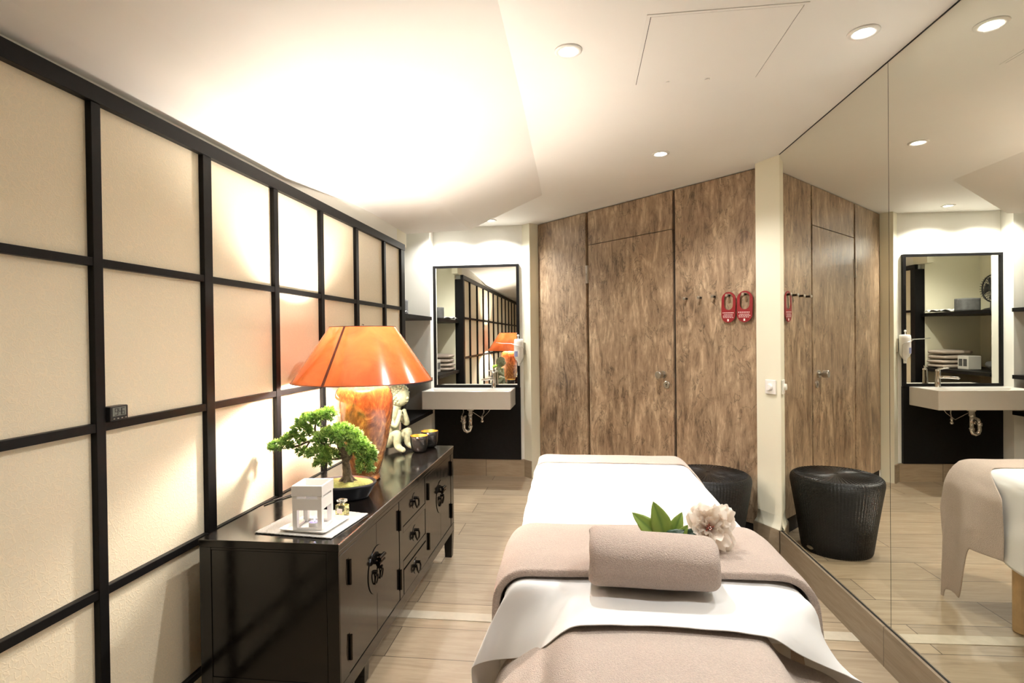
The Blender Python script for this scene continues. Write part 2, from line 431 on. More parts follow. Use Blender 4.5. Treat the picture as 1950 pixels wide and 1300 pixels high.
# pilasters and skirting
struct('trim_1', box(new(), -.42, -.002, -.10, .0, 0, H), M['cream_paint'], loc=WO, rotz=WR)
PA, PB = Vector((2.142, -.083, 0)), Vector((2.314, -.1325, 0)); PD = (PB-PA).normalized(); PNV = Vector((PD.y, -PD.x, 0))
def pil(z0, z1, o, back=0): # outline of the pilaster, swollen by o
    a = PA+PNV*o-PD*o; b = PB+PNV*o
    return [Vector((a.x, back, z0)), Vector((a.x, a.y, z0)), Vector((b.x, b.y, z0))]
e_ = PB+PD*.25
struct('trim_2', prism(new(), [(PA.x, 0, 0), (PA.x, PA.y, 0), (e_.x, e_.y, 0), (e_.x+.05, 0, 0)], (0, 0, H)), M['cream_paint'], loc=WO, rotz=WR)
bm = new(); grid(bm, [pil(z, z, o) for o, z in ((.0003, .235), (.001, .21), (.004, .185), (.010, .168), (.014, .160), (.014, .1575), (.0, .1575))])
struct('trim_3', bm, M['cream_paint'], loc=WO, rotz=WR, smooth=True)
bm = new(); L0 = pil(0, 0, .0175); L1 = pil(0, 0, .0003)
prism(bm, [L0[0], L0[1], L0[2], L1[2], L1[1], L1[0]], (0, 0, .157))
struct('baseboard_pilaster', bm, M['base'], loc=WO, rotz=WR)
struct('baseboard_corner', box(new(), -.345, -.002, -.112, -.100, 0, .158), M['base'], loc=WO, rotz=WR)
struct('baseboard_back', box(new(), -1.376, -.532, 5.108, 5.125, 0, .158), M['base'])
struct('baseboard_right', box(new(), -1.3, 3.36, -.010, .014, 0, .156), M['base'], loc=MO, rotz=MR)
bm = box(new(), -1.3, 3.37, -.010, .003, .1565, .1605); box(bm, -1.3, 3.37, -.010, .002, H-.0035, H-.0005)
struct('trim_4', bm, M['black_plastic'], loc=MO, rotz=MR)
struct('trim_5', box(new(), -1.24, 1.17, 2.482, 2.552, 0, .003), M['strip'])

# wall mirror in tall panes
panes = [(2.284, 3.37, 'tall mirror pane beside the cream pilaster, reflecting the wicker stool'), (1.19, 2.281, 'tall mirror pane at the right edge, reflecting the basin and bed'),
         (.10, 1.187, 'tall mirror pane of the right wall nearest the camera'), (-.99, .097, 'tall mirror pane of the right wall behind the camera')]
for a, b, lb in panes:
    t = thing('wall_mirror', lb, 'mirror', MO, MR, 'mirror panes of the right wall')
    obj('glass', box(new(), a, b, -.010, 0, .161, H-.0055), M['mirror'], t)

# ceiling hatch
t = thing('ceiling_hatch', 'flush white square access hatch in the ceiling', 'hatch', (.47, 2.095, H))
hw, hd, fwid = .248, .258, .012
bm = box(new(), -hw, hw, -hd, -hd+fwid, -.0022, -.0005); box(bm, -hw, hw, hd-fwid, hd, -.0022, -.0005)
box(bm, -hw, -hw+fwid, -hd+fwid, hd-fwid, -.0022, -.0005); box(bm, hw-fwid, hw, -hd+fwid, hd-fwid, -.0022, -.0005)
obj('frame', bm, M['white_paint'], t); g = fwid+.0022
obj('shadow_gap', box(new(), -hw+fwid, hw-fwid, -hd+fwid, hd-fwid, -.0012, -.0006), M['dark_gap'], t)
obj('panel', box(new(), -hw+g, hw-g, -hd+fwid+.0003, hd-fwid-.0003, -.0027, -.0013), M['white_paint'], t)
for x, r_ in ((.045, .011), (-.11, .007)):
    obj('latch', cyl(new(), (x, hd-.026, -.0028), (x, hd-.026, -.008), r_, seg=20), M['white_plastic'], t)

# recessed ceiling spots
def downlight(x, y, label, tilt=0, power=1.0):
    t = thing('downlight', label, 'ceiling light', (x, y, H), 0, 'recessed ceiling spots')
    obj('ring', lathe(new(), [(.030, -.002), (.033, -.006), (.045, -.007), (.049, -.004), (.050, -.0008), (.030, -.0008)], 40), M['white_plastic'], t, smooth=True)
    obj('lens', lathe(new(), [(0, -.0045), (.022, -.0042), (.0295, -.003), (.0295, -.0009), (0, -.0009)], 32), M['led'], t, smooth=True)
    ld = bpy.data.lights.new('downlight_lamp', 'SPOT'); l = bpy.data.objects.new('downlight_lamp', ld); COL.objects.link(l)
    ld.energy = DOWN_W*power; ld.spot_size = math.radians(136); ld.spot_blend = .6; ld.shadow_soft_size = .022; ld.color = (1, .985, .955)
    l.parent = t; l.location = (0, 0, -.012)
downlight(-.035, 2.025, 'recessed ceiling spot left of the access hatch')
downlight(.972, 2.048, 'recessed ceiling spot right of the access hatch, near the mirror')
downlight(.459, 3.245, 'recessed ceiling spot between the hatch and the wood door')
downlight(-.78, 4.865, 'recessed ceiling spot above the wash basin, right one', power=1.3)
downlight(-1.19, 4.865, 'recessed ceiling spot above the wash basin, left one', power=1.0)
downlight(-.035, .80, 'recessed ceiling spot behind the camera, left one', power=.55)
downlight(.972, .80, 'recessed ceiling spot behind the camera, right one', power=.55)

# ------------------------------------------------------------------ panelled screen on the left wall
SX = -1.315
t = thing('shoji_screen', 'black framed screen of cream patterned panels along the left wall', 'screen', (SX, 0, 0))
cent = [1.377, 1.835, 2.284, 2.718, 3.171, 3.641]
cent = [cent[0]-.4465*k for k in range(5, 0, -1)] + cent
wid = [.031]*5 + [.031, .045, .036, .036, .040, .034]
rz = [(.0, .03), (.137, .16), (.593, .618), (1.050, 1.0745), (1.506, 1.529), (1.955, 2.002)]
Y0, Y1 = -1.29, 3.984
for i, (a, b) in enumerate(rz):
    obj('top_rail' if i == 5 else 'bottom_rail' if i == 0 else 'rail', box(new(), -.029, .004 if i == 5 else -.002, Y0, Y1 if i < 5 else 4.066, a, b), M['black_wood'], t, bevel=.0015)
edges = [Y0]
for c, w_ in zip(cent, wid):
    obj('mullion', box(new(), -.029, 0, c-w_/2, c+w_/2, .0305, 1.9545), M['black_wood'], t, bevel=.0015); edges += [c-w_/2, c+w_/2]
edges.append(Y1)
obj('end_post', box(new(), -.10, 0, 3.9855, 4.062, 0, 1.9545), M['black_wood'], t, bevel=.0015)
for j in range(0, len(edges), 2):
    for (a, b), (c, d) in zip(rz, rz[1:]):
        obj('panel', box(new(), -.0295, -.018, edges[j]+.0003, edges[j+1]-.0003, b+.0003, c-.0003), M['screen'], t)

# ------------------------------------------------------------------ basin corner
bp = tag(obj('splash_board', box(new(), -1.375, -.562, 5.098, 5.1245, .159, .828), M['black_panel']), 'black grained board on the wall under the white basin', 'wall board')
t = thing('basin_mirror', 'black framed mirror on the wall above the white basin', 'mirror', (-.97, 5.12, 1.40))
x0, x1, z0, z1 = -.408, .405, -.570, .570
bm = box(new(), x0, x1, -.024, .004, z0, z0+.022); box(bm, x0, x1, -.024, .004, z1-.022, z1)
box(bm, x0, x0+.022, -.024, .004, z0+.022, z1-.022); box(bm, x1-.024, x1, -.024, .004, z0+.022, z1-.022)
obj('frame', bm, M['black_wood'], t); obj('glass', box(new(), x0+.0215, x1-.0235, -.012, .003, z0+.0215, z1-.0215), M['mirror2'], t)

# wash basin: rim, sunk bowl, apron
t = thing('wash_basin', 'white rectangular wall hung basin under the black framed mirror', 'basin', (-1.0, 4.911, .67))
def basin():
    bm = new(); W, D, T = .392, .185, .158; r = .0
    a, b = W-.022, D-.02
    out = [(-W, -D), (W, -D), (W, D), (-W, D)]
    lo = [bm.verts.new((x, y, 0)) for x, y in out]; up = [bm.verts.new((x, y, T)) for x, y in out]
    inn = [(-a, -b), (a, -b), (a, b-.075), (-a, b-.075)]
    ri = [bm.verts.new((x, y, T)) for x, y in inn]; bo = [bm.verts.new((x*.86, (y+.03)*.8-.03, T-.07)) for x, y in inn]
    bm.faces.new(lo[::-1]); bm.faces.new(bo)
    for A, B in ((lo, up), (up, ri), (ri, bo)):
        for i in range(4): bm.faces.new((A[i], A[(i+1) % 4], B[(i+1) % 4], B[i]))
    return bm
obj('bowl', basin(), M['basin_white'], t, bevel=.006, bseg=3)
obj('overflow', tube(new(), [(.055, .079, .115), (.055, .070, .117)], .013, 20), M['dark_steel'], t)
dp = obj('drain_pipe', cyl(new(), (0, .02, -.001), (0, .02, -.032), .030), M['white_plastic'], t)
bm = tube(new(), [(0, .02, -.03), (0, .02, -.16), (0, .02, -.195), (-.008, .02, -.215), (-.03, .02, -.226), (-.052, .02, -.215), (-.06, .02, -.195), (-.06, .02, -.13), (-.06, .03, -.11), (-.055, .06, -.10), (-.05, .155, -.10)], .017, 14)
for z in (-.06, -.17): cyl(bm, (0, .02, z), (0, .02, z-.022), .022)
cyl(bm, (-.06, .02, -.13), (-.06, .02, -.155), .022)
obj('siphon', bm, M['chrome'], dp, smooth=True)
for x in (-.10, .09):
    v = obj('shutoff_valve', tube(new(), [(x, .155, -.115), (x, .115, -.115)], .013, 14), M['chrome'], t)
    cyl(bm := new(), (x, .118, -.14), (x, .118, -.095), .010); ball(bm, (x, .118, -.145), .016); obj('valve_knob', bm, M['chrome'], v, smooth=True)
    obj('supply_hose', tube(new(), [(x, .118, -.095), (x+.02, .10, -.06), (x+.015, .10, -.02), (x*.6, .11, -.001)], .0045, 8), M['steel'], v, smooth=True)
obj('waste_lever', tube(new(), [(.19, .09, -.004), (.15, .09, -.06), (.10, .06, -.11), (.01, .03, -.045)], .0025, 6), M['steel'], t)
# tap
t = thing('basin_tap', 'chrome lever tap standing on the back of the basin', 'tap', (-.80, 5.030, .8285))
obj('body', tube(new(), [(0, 0, 0), (0, 0, .004), (0, -.002, .05), (0, -.004, .135), (0, -.005, .15)], [.024, .022, .020, .019, .017], 24), M['chrome'], t, smooth=True)
obj('spout', tube(new(), [(0, -.005, .085), (-.04, -.06, .088), (-.085, -.12, .085), (-.088, -.124, .078)], [.012, .011, .010, .010], 16), M['chrome'], t, smooth=True)
obj('lever', tube(new(), [(0, -.005, .150), (-.012, -.02, .157), (-.04, -.075, .168)], [.010, .007, .005], 12), M['chrome'], t, smooth=True)

# soap dispenser on the short cream wall
sx, sy = -.522, 5.0
n_ = Vector((-math.sin(WR), math.cos(WR), 0))*-1
pw = wpt(-.105, -.10)
t = thing('soap_dispenser', 'white wall soap bottle with wire arm beside the basin mirror', 'soap dispenser', (pw.x, pw.y, 1.03), WR)
pr = [(0, .0), (.012, 0), (.014, .03), (.020, .045), (.034, .060), (.043, .085), (.045, .11), (.045, .215), (.042, .240), (.034, .247), (0, .248)]
obj('bottle', lathe(new(), pr, 28, (0, -.055, 0)), M['white_plastic'], t, smooth=True)
obj('nub', ball(cyl(new(), (-.01, -.055, .247), (-.01, -.055, .272), .004, seg=12), (-.01, -.055, .278), .010), M['white_plastic'], t, smooth=True)
bm = new(); grid(bm, [[(.0457*math.sin(a), -.055-.0457*math.cos(a), z) for a in [(-.85+.125*i) for i in range(13)]] for z in (.085, .135)])
obj('sticker', bm, M['label_blue'], t, smooth=True)
obj('bracket', box(new(), -.03, .03, -.012, 0, .10, .215), M['steel'], t, bevel=.003)
obj('wire_arm', tube(new(), [(-.16, -.20, .215), (-.13, -.16, .208), (-.05, -.108, .205), (.02, -.104, .19), (.052, -.07, .175), (.058, -.05, .16), (.066, -.05, .08), (.05, -.05, .05), (.03, -.055, .022), (.0, -.066, .018)], .0026, 8), M['steel'], t, smooth=True)

# ------------------------------------------------------------------ niche shelves and what lies on them
zs = [.632, .932, 1.49]
for z, lb in zip(zs, ('lowest black shelf in the niche behind the screen end', 'middle black shelf in the niche, carrying folded towels', 'upper black shelf in the niche, carrying the fan')):
    tag(obj('niche_shelf', box(new(), -1.949, -1.362, 4.071, 4.989, z-.033, z), M['black_wood'], bevel=.002), lb, 'shelf', 'niche shelves')
def folded(w, d, h, seed):
    rows = []
    for i in range(15):
        v = -d/2+d*i/14; r = []
        for j in range(24):
            a = 2*PI*j/24; ca, sa = math.cos(a), math.sin(a)
            x = math.copysign(abs(ca)**.35, ca)*w/2; z = math.copysign(abs(sa)**.6, sa)*h/2
            e = 1-.0*abs(v)
            r.append((x*(1+.03*nz(v*9, seed)), v, h/2+z*(1+.25*nz(v*7, x*6, seed))))
        rows.append(r)
    bm = new(); V = grid(bm, rows, True); bm.faces.new(V[0]); bm.faces.new(V[-1][::-1]); return bm
z = .935; hs = [.045, .043, .05, .05]
for i, h_ in enumerate(hs):
    o = tag(obj('folded_towel', folded(.30-.01*i, .24, h_-.010, i*3.1), M['towel2'], loc=(-1.56+.008*(i % 2), 4.215, z), smooth=True),
            'folded blush towel on the middle niche shelf, %s of its pile' % ('lowest', 'second from the bottom', 'third from the bottom', 'topmost')[i], 'towel', 'folded towels on the niche shelf'); z += h_
bm = new(); rows = []
for i in range(20):
    rows.append([(-1.62+.235*j/15+.01*nz(i*.4, j*.1), 4.10+.24*i/19, 1.4955+.022*(.85+nz(i*.35, j*.3, 5))) for j in range(16)])
grid(bm, rows); tag(obj('white_cloth', bm, M['sheet'], solid=.004, smooth=True), 'white cloth lying flat on the upper niche shelf', 'cloth')
t = thing('desk_fan', 'round black fan standing on the upper niche shelf', 'fan', (-1.76, 4.49, 1.4905), .0)
obj('base', lathe(new(), [(0, 0), (.085, 0), (.088, .012), (.06, .028), (.02, .035), (.018, .10), (0, .10)], 28), M['fan_black'], t, smooth=True)
bm = new()
for k in range(28):
    a = 2*PI*k/28; tube(bm, [(.02, .0+.035*math.cos(a), .22+.035*math.sin(a)), (.035, .115*math.cos(a), .22+.115*math.sin(a)), (.0, .128*math.cos(a), .22+.128*math.sin(a)), (-.045, .09*math.cos(a), .22+.09*math.sin(a)), (-.05, .03*math.cos(a), .22+.03*math.sin(a))], .0022, 5)
obj('grille', bm, M['fan_black'], t)
obj('rim', tube(new(), [(0, .13*math.cos(2*PI*k/40), .22+.13*math.sin(2*PI*k/40)) for k in range(41)], .007, 8, False), M['fan_black'], t, smooth=True)
bm = new()
for k in range(4):
    a = k*PI/2
    rows = [[(.012*math.sin((u-.5)*2), r_*math.cos(a+(u-.5)*1.1), .22+r_*math.sin(a+(u-.5)*1.1)) for u in (0, .25, .5, .75, 1)] for r_ in (.03, .06, .09, .11)]
    grid(bm, rows)
obj('blade', bm, M['fan_black'], t, solid=.003, smooth=True)
obj('motor', tube(new(), [(-.09, 0, .22), (-.08, 0, .22), (-.01, 0, .22), (.02, 0, .22)], [.03, .04, .042, .033], 20), M['fan_black'], t, smooth=True)
bm = new(); rows = [[((.09+.012*nz(i, 3))*math.copysign(abs(math.cos(a))**.5, math.cos(a)), (.075+.01*nz(i, 7))*math.copysign(abs(math.sin(a))**.5, math.sin(a)), z_) for a in [2*PI*j/20 for j in range(20)]] for i, z_ in enumerate((0, .02, .07, .11, .125))]
V = grid(bm, rows, True); bm.faces.new(V[0][::-1]); bm.faces.new(V[-1])
tag(obj('fabric_bag', bm, M['bag_grey'], loc=(-1.53, 4.49, 1.4905), smooth=True), 'dark grey fabric bag beside the fan on the upper niche shelf', 'bag')
t = thing('tissue_box', 'small white box beside the folded towels on the niche shelf', 'box', (-1.56, 4.47, .9325))
obj('carton', box(new(), -.06, .06, -.07, .07, 0, .13), M['white_plastic'], t, bevel=.004)
for s in (-.03, .03): obj('printed_field', box(new(), .0602, .0608, s-.024, s+.024, .03, .10), M['bag_grey'], t)
tag(obj('crumpled_cloth', (lambda b: (ball(b, (0, 0, .05), .07, 16, 10, 1.1, 1.2, .7), [setattr(v, 'co', v.co*(1+.25*nz(v.co.x*25, v.co.y*25, v.co.z*25))) for v in b.verts], b)[2])(new()), M['bag_grey'], loc=(-1.6, 4.75, .936), smooth=True), 'crumpled grey cloth at the far end of the middle niche shelf', 'cloth')

# ------------------------------------------------------------------ hooks, door hangers, dimmer
def hook(x, y, z, lb):
    t_ = wt((x, y)); p = wpt(t_, 0, z)
    t = thing('coat_hook', lb, 'hook', p, WR, 'row of coat hooks on the wood wall')
    obj('peg', cyl(new(), (0, 0, 0), (0, -.030, 0), .0075, seg=20), M['dark_steel'], t); obj('cap', tube(new(), [(0, -.030, 0), (0, -.036, 0), (0, -.038, 0)], [.010, .010, .008], 20), M['steel'], t)
for x, y, z, lb in ((.733, 3.981, 1.548, 'leftmost coat hook, nearest the door'), (.811, 3.901, 1.548, 'second coat hook from the door'), (.884, 3.827, 1.549, 'middle coat hook, left of the red hangers'),
                    (.958, 3.751, 1.549, 'coat hook carrying the left red hanger'), (1.037, 3.672, 1.55, 'coat hook carrying the right red hanger')): hook(x, y, z, lb)
def hanger(x, y, lb, tilt, wscale):
    p = wpt(wt((x, y)), -.016, 1.4725)
    t = thing('door_hanger', lb, 'door hanger', p, WR, 'red door hangers'); t.rotation_euler = (math.radians(tilt), math.radians(1.5), WR)
    bm = new(); w_, h_ = .050*wscale, .099; N_ = 40
    def stad(w, h, cz):
        out = []
        for i in range(N_):
            a = 2*PI*i/N_; c, s = math.cos(a), math.sin(a); out.append((w*c, cz+(h-w)*(1 if s > 1e-9 else -1 if s < -1e-9 else 0)+w*s))
        return out
    O, I = stad(w_, h_, 0), stad(.031*wscale, .053, .036)
    V = [[bm.verts.new((px, y_, pz)) for px, pz in L] for L, y_ in ((O, -.0015), (O, .0015), (I, .0015), (I, -.0015))]
    for A, B in ((0, 1), (1, 2), (2, 3), (3, 0)):
        for i in range(N_): bm.faces.new((V[A][i], V[A][(i+1) % N_], V[B][(i+1) % N_], V[B][i]))
    obj('card', bm, M['red_card'], t)
    rnd = random.Random(3)
    bm = new(); 
    for z_, hh, half in ((-.036, .0042, .040), (-.048, .003, .031), (-.057, .003, .037), (-.066, .003, .036)):
        x_ = -half*wscale
        while x_ < half*wscale-.006:
            L = rnd.uniform(.007, .014); box(bm, x_, min(x_+L, half*wscale), -.0021, -.0016, z_-hh/2, z_+hh/2); x_ += L+.0035
    obj('small_print', bm, M['label_white'], t)
    obj('emblem', box(new(), -.0055, .0055, -.0021, -.0016, -.091, -.076), M['label_white'], t)
hanger(.960, 3.750, 'red oval door hanger on the fourth hook, the left one', 0, 1.0)
hanger(1.038, 3.670, 'red oval door hanger on the last hook, next to the pilaster', 0, 1.06)
td = wt((1.028, 3.474))
t = thing('dimmer_switch', 'white square dimmer knob plate on the cream pilaster', 'light switch', wpt((PA+PD*.112).x, (PA+PD*.112).y, .985), WR+math.atan2(PD.y, PD.x))
obj('plate', box(new(), -.038, .038, -.012, -.0003, -.042, .042), M['white_plastic'], t, bevel=.004, bseg=3)
obj('knob', tube(new(), [(0, -.012, 0), (0, -.024, 0), (0, -.026, 0)], [.020, .019, .017], 32), M['white_plastic'], t)

# digital timer stuck in the corner of a screen cell
t = thing('digital_timer', 'small black digital timer showing 9:46 on a screen rail', 'timer', (SX+.002, 1.425, 1.0747))
obj('case', box(new(), -.019, .010, -.031, .031, 0, .042), M['black_plastic'], t, bevel=.003)
lc = obj('display', box(new(), .0102, .0108, -.024, .022, .014, .038), M['lcd'], t)
SEG = {'9': 'abcdfg', '4': 'bcfg', '6': 'acdefg'}
def seg7(bm, ch, y, z, w_, h_, x):
    e = .0016; L = dict(a=(0, h_, w_, h_), d=(0, 0, w_, 0), g=(0, h_/2, w_, h_/2), f=(0, h_/2, 0, h_), b=(w_, h_/2, w_, h_), e=(0, 0, 0, h_/2), c=(w_, 0, w_, h_/2))
    for s in SEG[ch]:
        a, b, c, d = L[s]; box(bm, x, x+.0003, y+a-e/2, y+c+e/2, z+b-e/2, z+d+e/2)
bm = new()
for ch, y in (('9', -.0155), ('4', -.0035), ('6', .0075)): seg7(bm, ch, y, .017, .0085, .018, .0109)
for z_ in (.0225, .0295): box(bm, .0109, .0112, -.0053, -.0041, z_-.0007, z_+.0007)
obj('digit', bm, M['black_plastic'], lc)
for k in range(4): obj('button', box(new(), .010, .0125, -.023+.0135*k, -.0175+.0135*k, .0055, .0085), M['steel'], t, bevel=.001)

# ------------------------------------------------------------------ low lacquered cabinet
CT = .652
def cabinet():
    t = thing('low_cabinet', 'long low black lacquered cabinet with dark bronze fittings against the screen', 'cabinet', (0, 0, 0))
    xb, xf, y0, y1, zb = -1.24, -.765, 1.66, 3.24, .150
    bm = box(new(), xb, xf-.020, y0+.006, y1, zb, CT-.024)
    for a, b in ((y0, 1.733), (2.2475, 2.293), (2.637, 2.678), (3.172, y1)): box(bm, xf-.0195, xf, a+(.006 if a == y0 else 0), b, .198, .612)
    box(bm, xf-.0195, xf, y0+.006, y1, zb, .1975); box(bm, xf-.0195, xf, y0+.006, y1, .6125, CT-.024)
    for a, b in ((.308, .342), (.463, .489)): box(bm, xf-.0195, xf, 2.2935, 2.6365, a, b)
    obj('carcass', bm, M['lacquer'], t, bevel=.0015)
    bm = box(new(), xb, xb+.040, y0, y0+.0055, zb, CT-.0245); box(bm, xf-.040, xf, y0, y0+.0055, zb, CT-.0245)
    box(bm, xb+.0405, xf-.0405, y0, y0+.0055, .620, CT-.0245); box(bm, xb+.0405, xf-.0405, y0, y0+.0055, zb, .205)
    e = obj('end_panel', bm, M['lacquer'], t, bevel=.001)
    obj('end_board', box(new(), xb+.042, xf-.042, y0+.002, y0+.0058, .2065, .6185), M['lacquer'], e)
    obj('top', box(new(), xb-.002, xf+.002, y0-.002, y1+.002, CT-.0235, CT), M['lacquer'], t, bevel=.002)
    obj('worn_edge', box(new(), xf+.0021, xf+.0027, y0, y1, CT-.0035, CT-.0012), M['worn_edge'], t)
    for n_, (a, b, rot) in enumerate(((1.7345, 1.9885, .012), (1.9905, 2.2460, 0), (2.6795, 2.9345, 0), (2.9365, 3.1705, 0))):
        d = obj('door', box(new(), 0, .0165, 0, b-a, .200, .6105), M['lacquer'], t, loc=(xf-.0185, a, 0), bevel=.001)
        hy = .002 if n_ in (0, 2) else b-a-.002
        for z0 in ((.244, .492) if True else ()):
            bm = cyl(new(), (.0225, hy, z0), (.0225, hy, z0+.082), .0055, seg=12)
            pts = [(.0168, hy, z0-.006)]+[(.0168, hy+(-1 if n_ in (0, 2) else 1)*.026*math.sin(PI*i/10), z0+.041-.047*math.cos(PI*i/10)) for i in range(1, 10)]+[(.0168, hy, z0+.088)]
            prism(bm, pts, (.0022, 0, 0))
            obj('hinge', bm, M['brass_dark'], d)
    for cy in (1.9895, 2.9355):
        bm = tube(new(), [(xf-.0015, cy, .437), (xf+.0008, cy, .437)], .087, 40)
        lp = obj('lock_plate', bm, M['lacquer'], t, bevel=.0006)
        for s, z in ((-1, .468), (1, .482)):
            obj('latch_bar', tube(new(), [(xf+.016, cy+s*.006-.028, z), (xf+.016, cy+s*.006+.028, z)], .0085, 14), M['brass_dark'], lp)
            obj('bracket', box(new(), xf+.0008, xf+.016, cy+s*.018-.004, cy+s*.018+.004, z-.005, z+.005), M['brass_dark'], lp)
        for s in (-1, 1):
            p = [(xf+.007+.003*math.cos(2*PI*k/24), cy+s*.026+.013*math.sin(2*PI*k/24), .413+.021*math.cos(2*PI*k/24)) for k in range(25)]
            obj('ring_pull', tube(new(), p, .0028, 8, False), M['steel'] if False else M['brass_dark'], lp, smooth=True)
            obj('stud', tube(new(), [(xf, cy+s*.026, .436), (xf+.010, cy+s*.026, .436), (xf+.013, cy+s*.026, .436)], [.009, .007, .004], 24), M['brass_dark'], lp)
    for a, b, out in ((.4905, .6115, 0), (.3435, .4620, 0), (.2005, .3065, .004)):
        d = obj('drawer', box(new(), 0, .0165, 2.2950, 2.6350, a, b-(.003 if out else 0)), M['lacquer'], t, loc=(xf-.0185+out, 0, 0), bevel=.001)
        z = (a+b)/2+.002; cy = 2.465
        bm = tube(new(), [(.0165, cy, z), (.0185, cy, z)], .036, 32)
        obj('pull_plate', bm, M['lacquer'], d)
        bm = tube(new(), [(.028, cy-.024, z+.006), (.031, cy-.026, z-.010), (.033, cy-.014, z-.026), (.033, cy+.014, z-.026), (.031, cy+.026, z-.010), (.028, cy+.024, z+.006)], .0042, 10)
        for s in (-1, 1): cyl(bm, (.0185, cy+s*.024, z+.006), (.031, cy+s*.024, z+.006), .007, seg=12)
        obj('bail_pull', bm, M['brass_dark'], d, smooth=False)
    for x, y in ((xb+.026, y0+.03), (xf-.026, y0+.03), (xb+.026, y1-.028), (xf-.026, y1-.028), (xf-.075, 2.005)):
        bm = new(); c = Vector((x, y, 0)); rows = []
        for z, w_ in ((0, .020), (.05, .022), (.1495, .026)): rows.append([c+Vector((sx_*w_, sy_*w_, z)) for sx_, sy_ in ((-1, -1), (1, -1), (1, 1), (-1, 1))])
        V = grid(bm, rows, True); bm.faces.new(V[0][::-1]); bm.faces.new(V[-1]); obj('leg', bm, M['lacquer'], t, bevel=.002)
cabinet()

# ------------------------------------------------------------------ table lamp
LX, LY = -.997, 2.452
t = thing('table_lamp', 'tall amber marbled table lamp with orange cone shade on the black cabinet', 'lamp', (LX, LY, CT+.0005))
pr = [(0, .0), (.068, 0), (.071, .006), (.068, .016), (.064, .024), (.068, .032), (.080, .07), (.097, .13), (.113, .20), (.126, .27), (.1325, .325), (.1335, .355), (.130, .385), (.119, .412), (.100, .433), (.075, .448), (.050, .458), (.036, .470), (.034, .485), (0, .486)]
obj('base', lathe(new(), pr, 64), M['lampbase'], t, smooth=True)
obj('socket', lathe(new(), [(0, .485), (.018, .486), (.018, .525), (.015, .530), (0, .531)], 24), M['gold'], t, smooth=True)
obj('bulb', lathe(new(), [(0, .531), (.014, .532), (.016, .545), (.026, .560), (.032, .580), (.030, .600), (.018, .614), (0, .618)], 24), M['bulb'], t, smooth=True)
zr, zt_ = .452, .700; rr, rt = .314, .147
N_ = 96; bm = new()
rows = [[((rr+(rt-rr)*f)*math.cos(2*PI*k/N_), (rr+(rt-rr)*f)*math.sin(2*PI*k/N_), zr+(zt_-zr)*f) for k in range(N_)] for f in [i/8 for i in range(9)]]
grid(bm, rows, True); sh = obj('shade', bm, M['shade'], t, smooth=True)
ang0 = math.radians(-99)
bm = new(); 
for f0, f1 in ((0, 1),):
    r_ = []
    for f in (0, .25, .5, .75, 1):
        rad = rr+(rt-rr)*f+.0012; hw_ = .0065*(.75+.25*(1-f)); r_.append([(rad*math.cos(ang0+s*hw_/rad), rad*math.sin(ang0+s*hw_/rad), zr+(zt_-zr)*f) for s in (-1, 1)])
    grid(bm, r_)
obj('seam_band', bm, M['shade_band'], sh, solid=.001)
bm = tube(new(), [(rr*math.cos(2*PI*k/N_), rr*math.sin(2*PI*k/N_), zr) for k in range(N_+1)], .0022, 6, False)
obj('lower_rim', bm, M['shade_band'], sh)
obj('upper_rim', tube(new(), [(rt*math.cos(2*PI*k/N_), rt*math.sin(2*PI*k/N_), zt_) for k in range(N_+1)], .0018, 6, False), M['shade_band'], sh)
bm = new()
for k in range(3): a = 2*PI*k/3+.4; tube(bm, [(.012*math.cos(a), .012*math.sin(a), .698), (rt*math.cos(a), rt*math.sin(a), .696)], .0018, 6)
tube(bm, [(0, .036, .475), (0, .062, .52), (0, .062, .60), (0, .02, .68), (0, 0, .698)], .0018, 6); tube(bm, [(0, -.036, .475), (0, -.062, .52), (0, -.062, .60), (0, -.02, .68), (0, 0, .698)], .0018, 6)
lathe(bm, [(0, .694), (.014, .694), (.014, .700), (.006, .706), (.006, .712), (0, .714)], 24)
obj('shade_carrier', bm, M['chrome'], sh)
obj('power_cord', tube(new(), [(-.064, -.03, .006), (-.11, -.08, .0035), (-.17, -.20, .0035), (-.205, -.31, .0035), (-.225, -.36, .0035), (-.2415, -.42, .0035)], .003, 8), M['cord'], t, smooth=True)

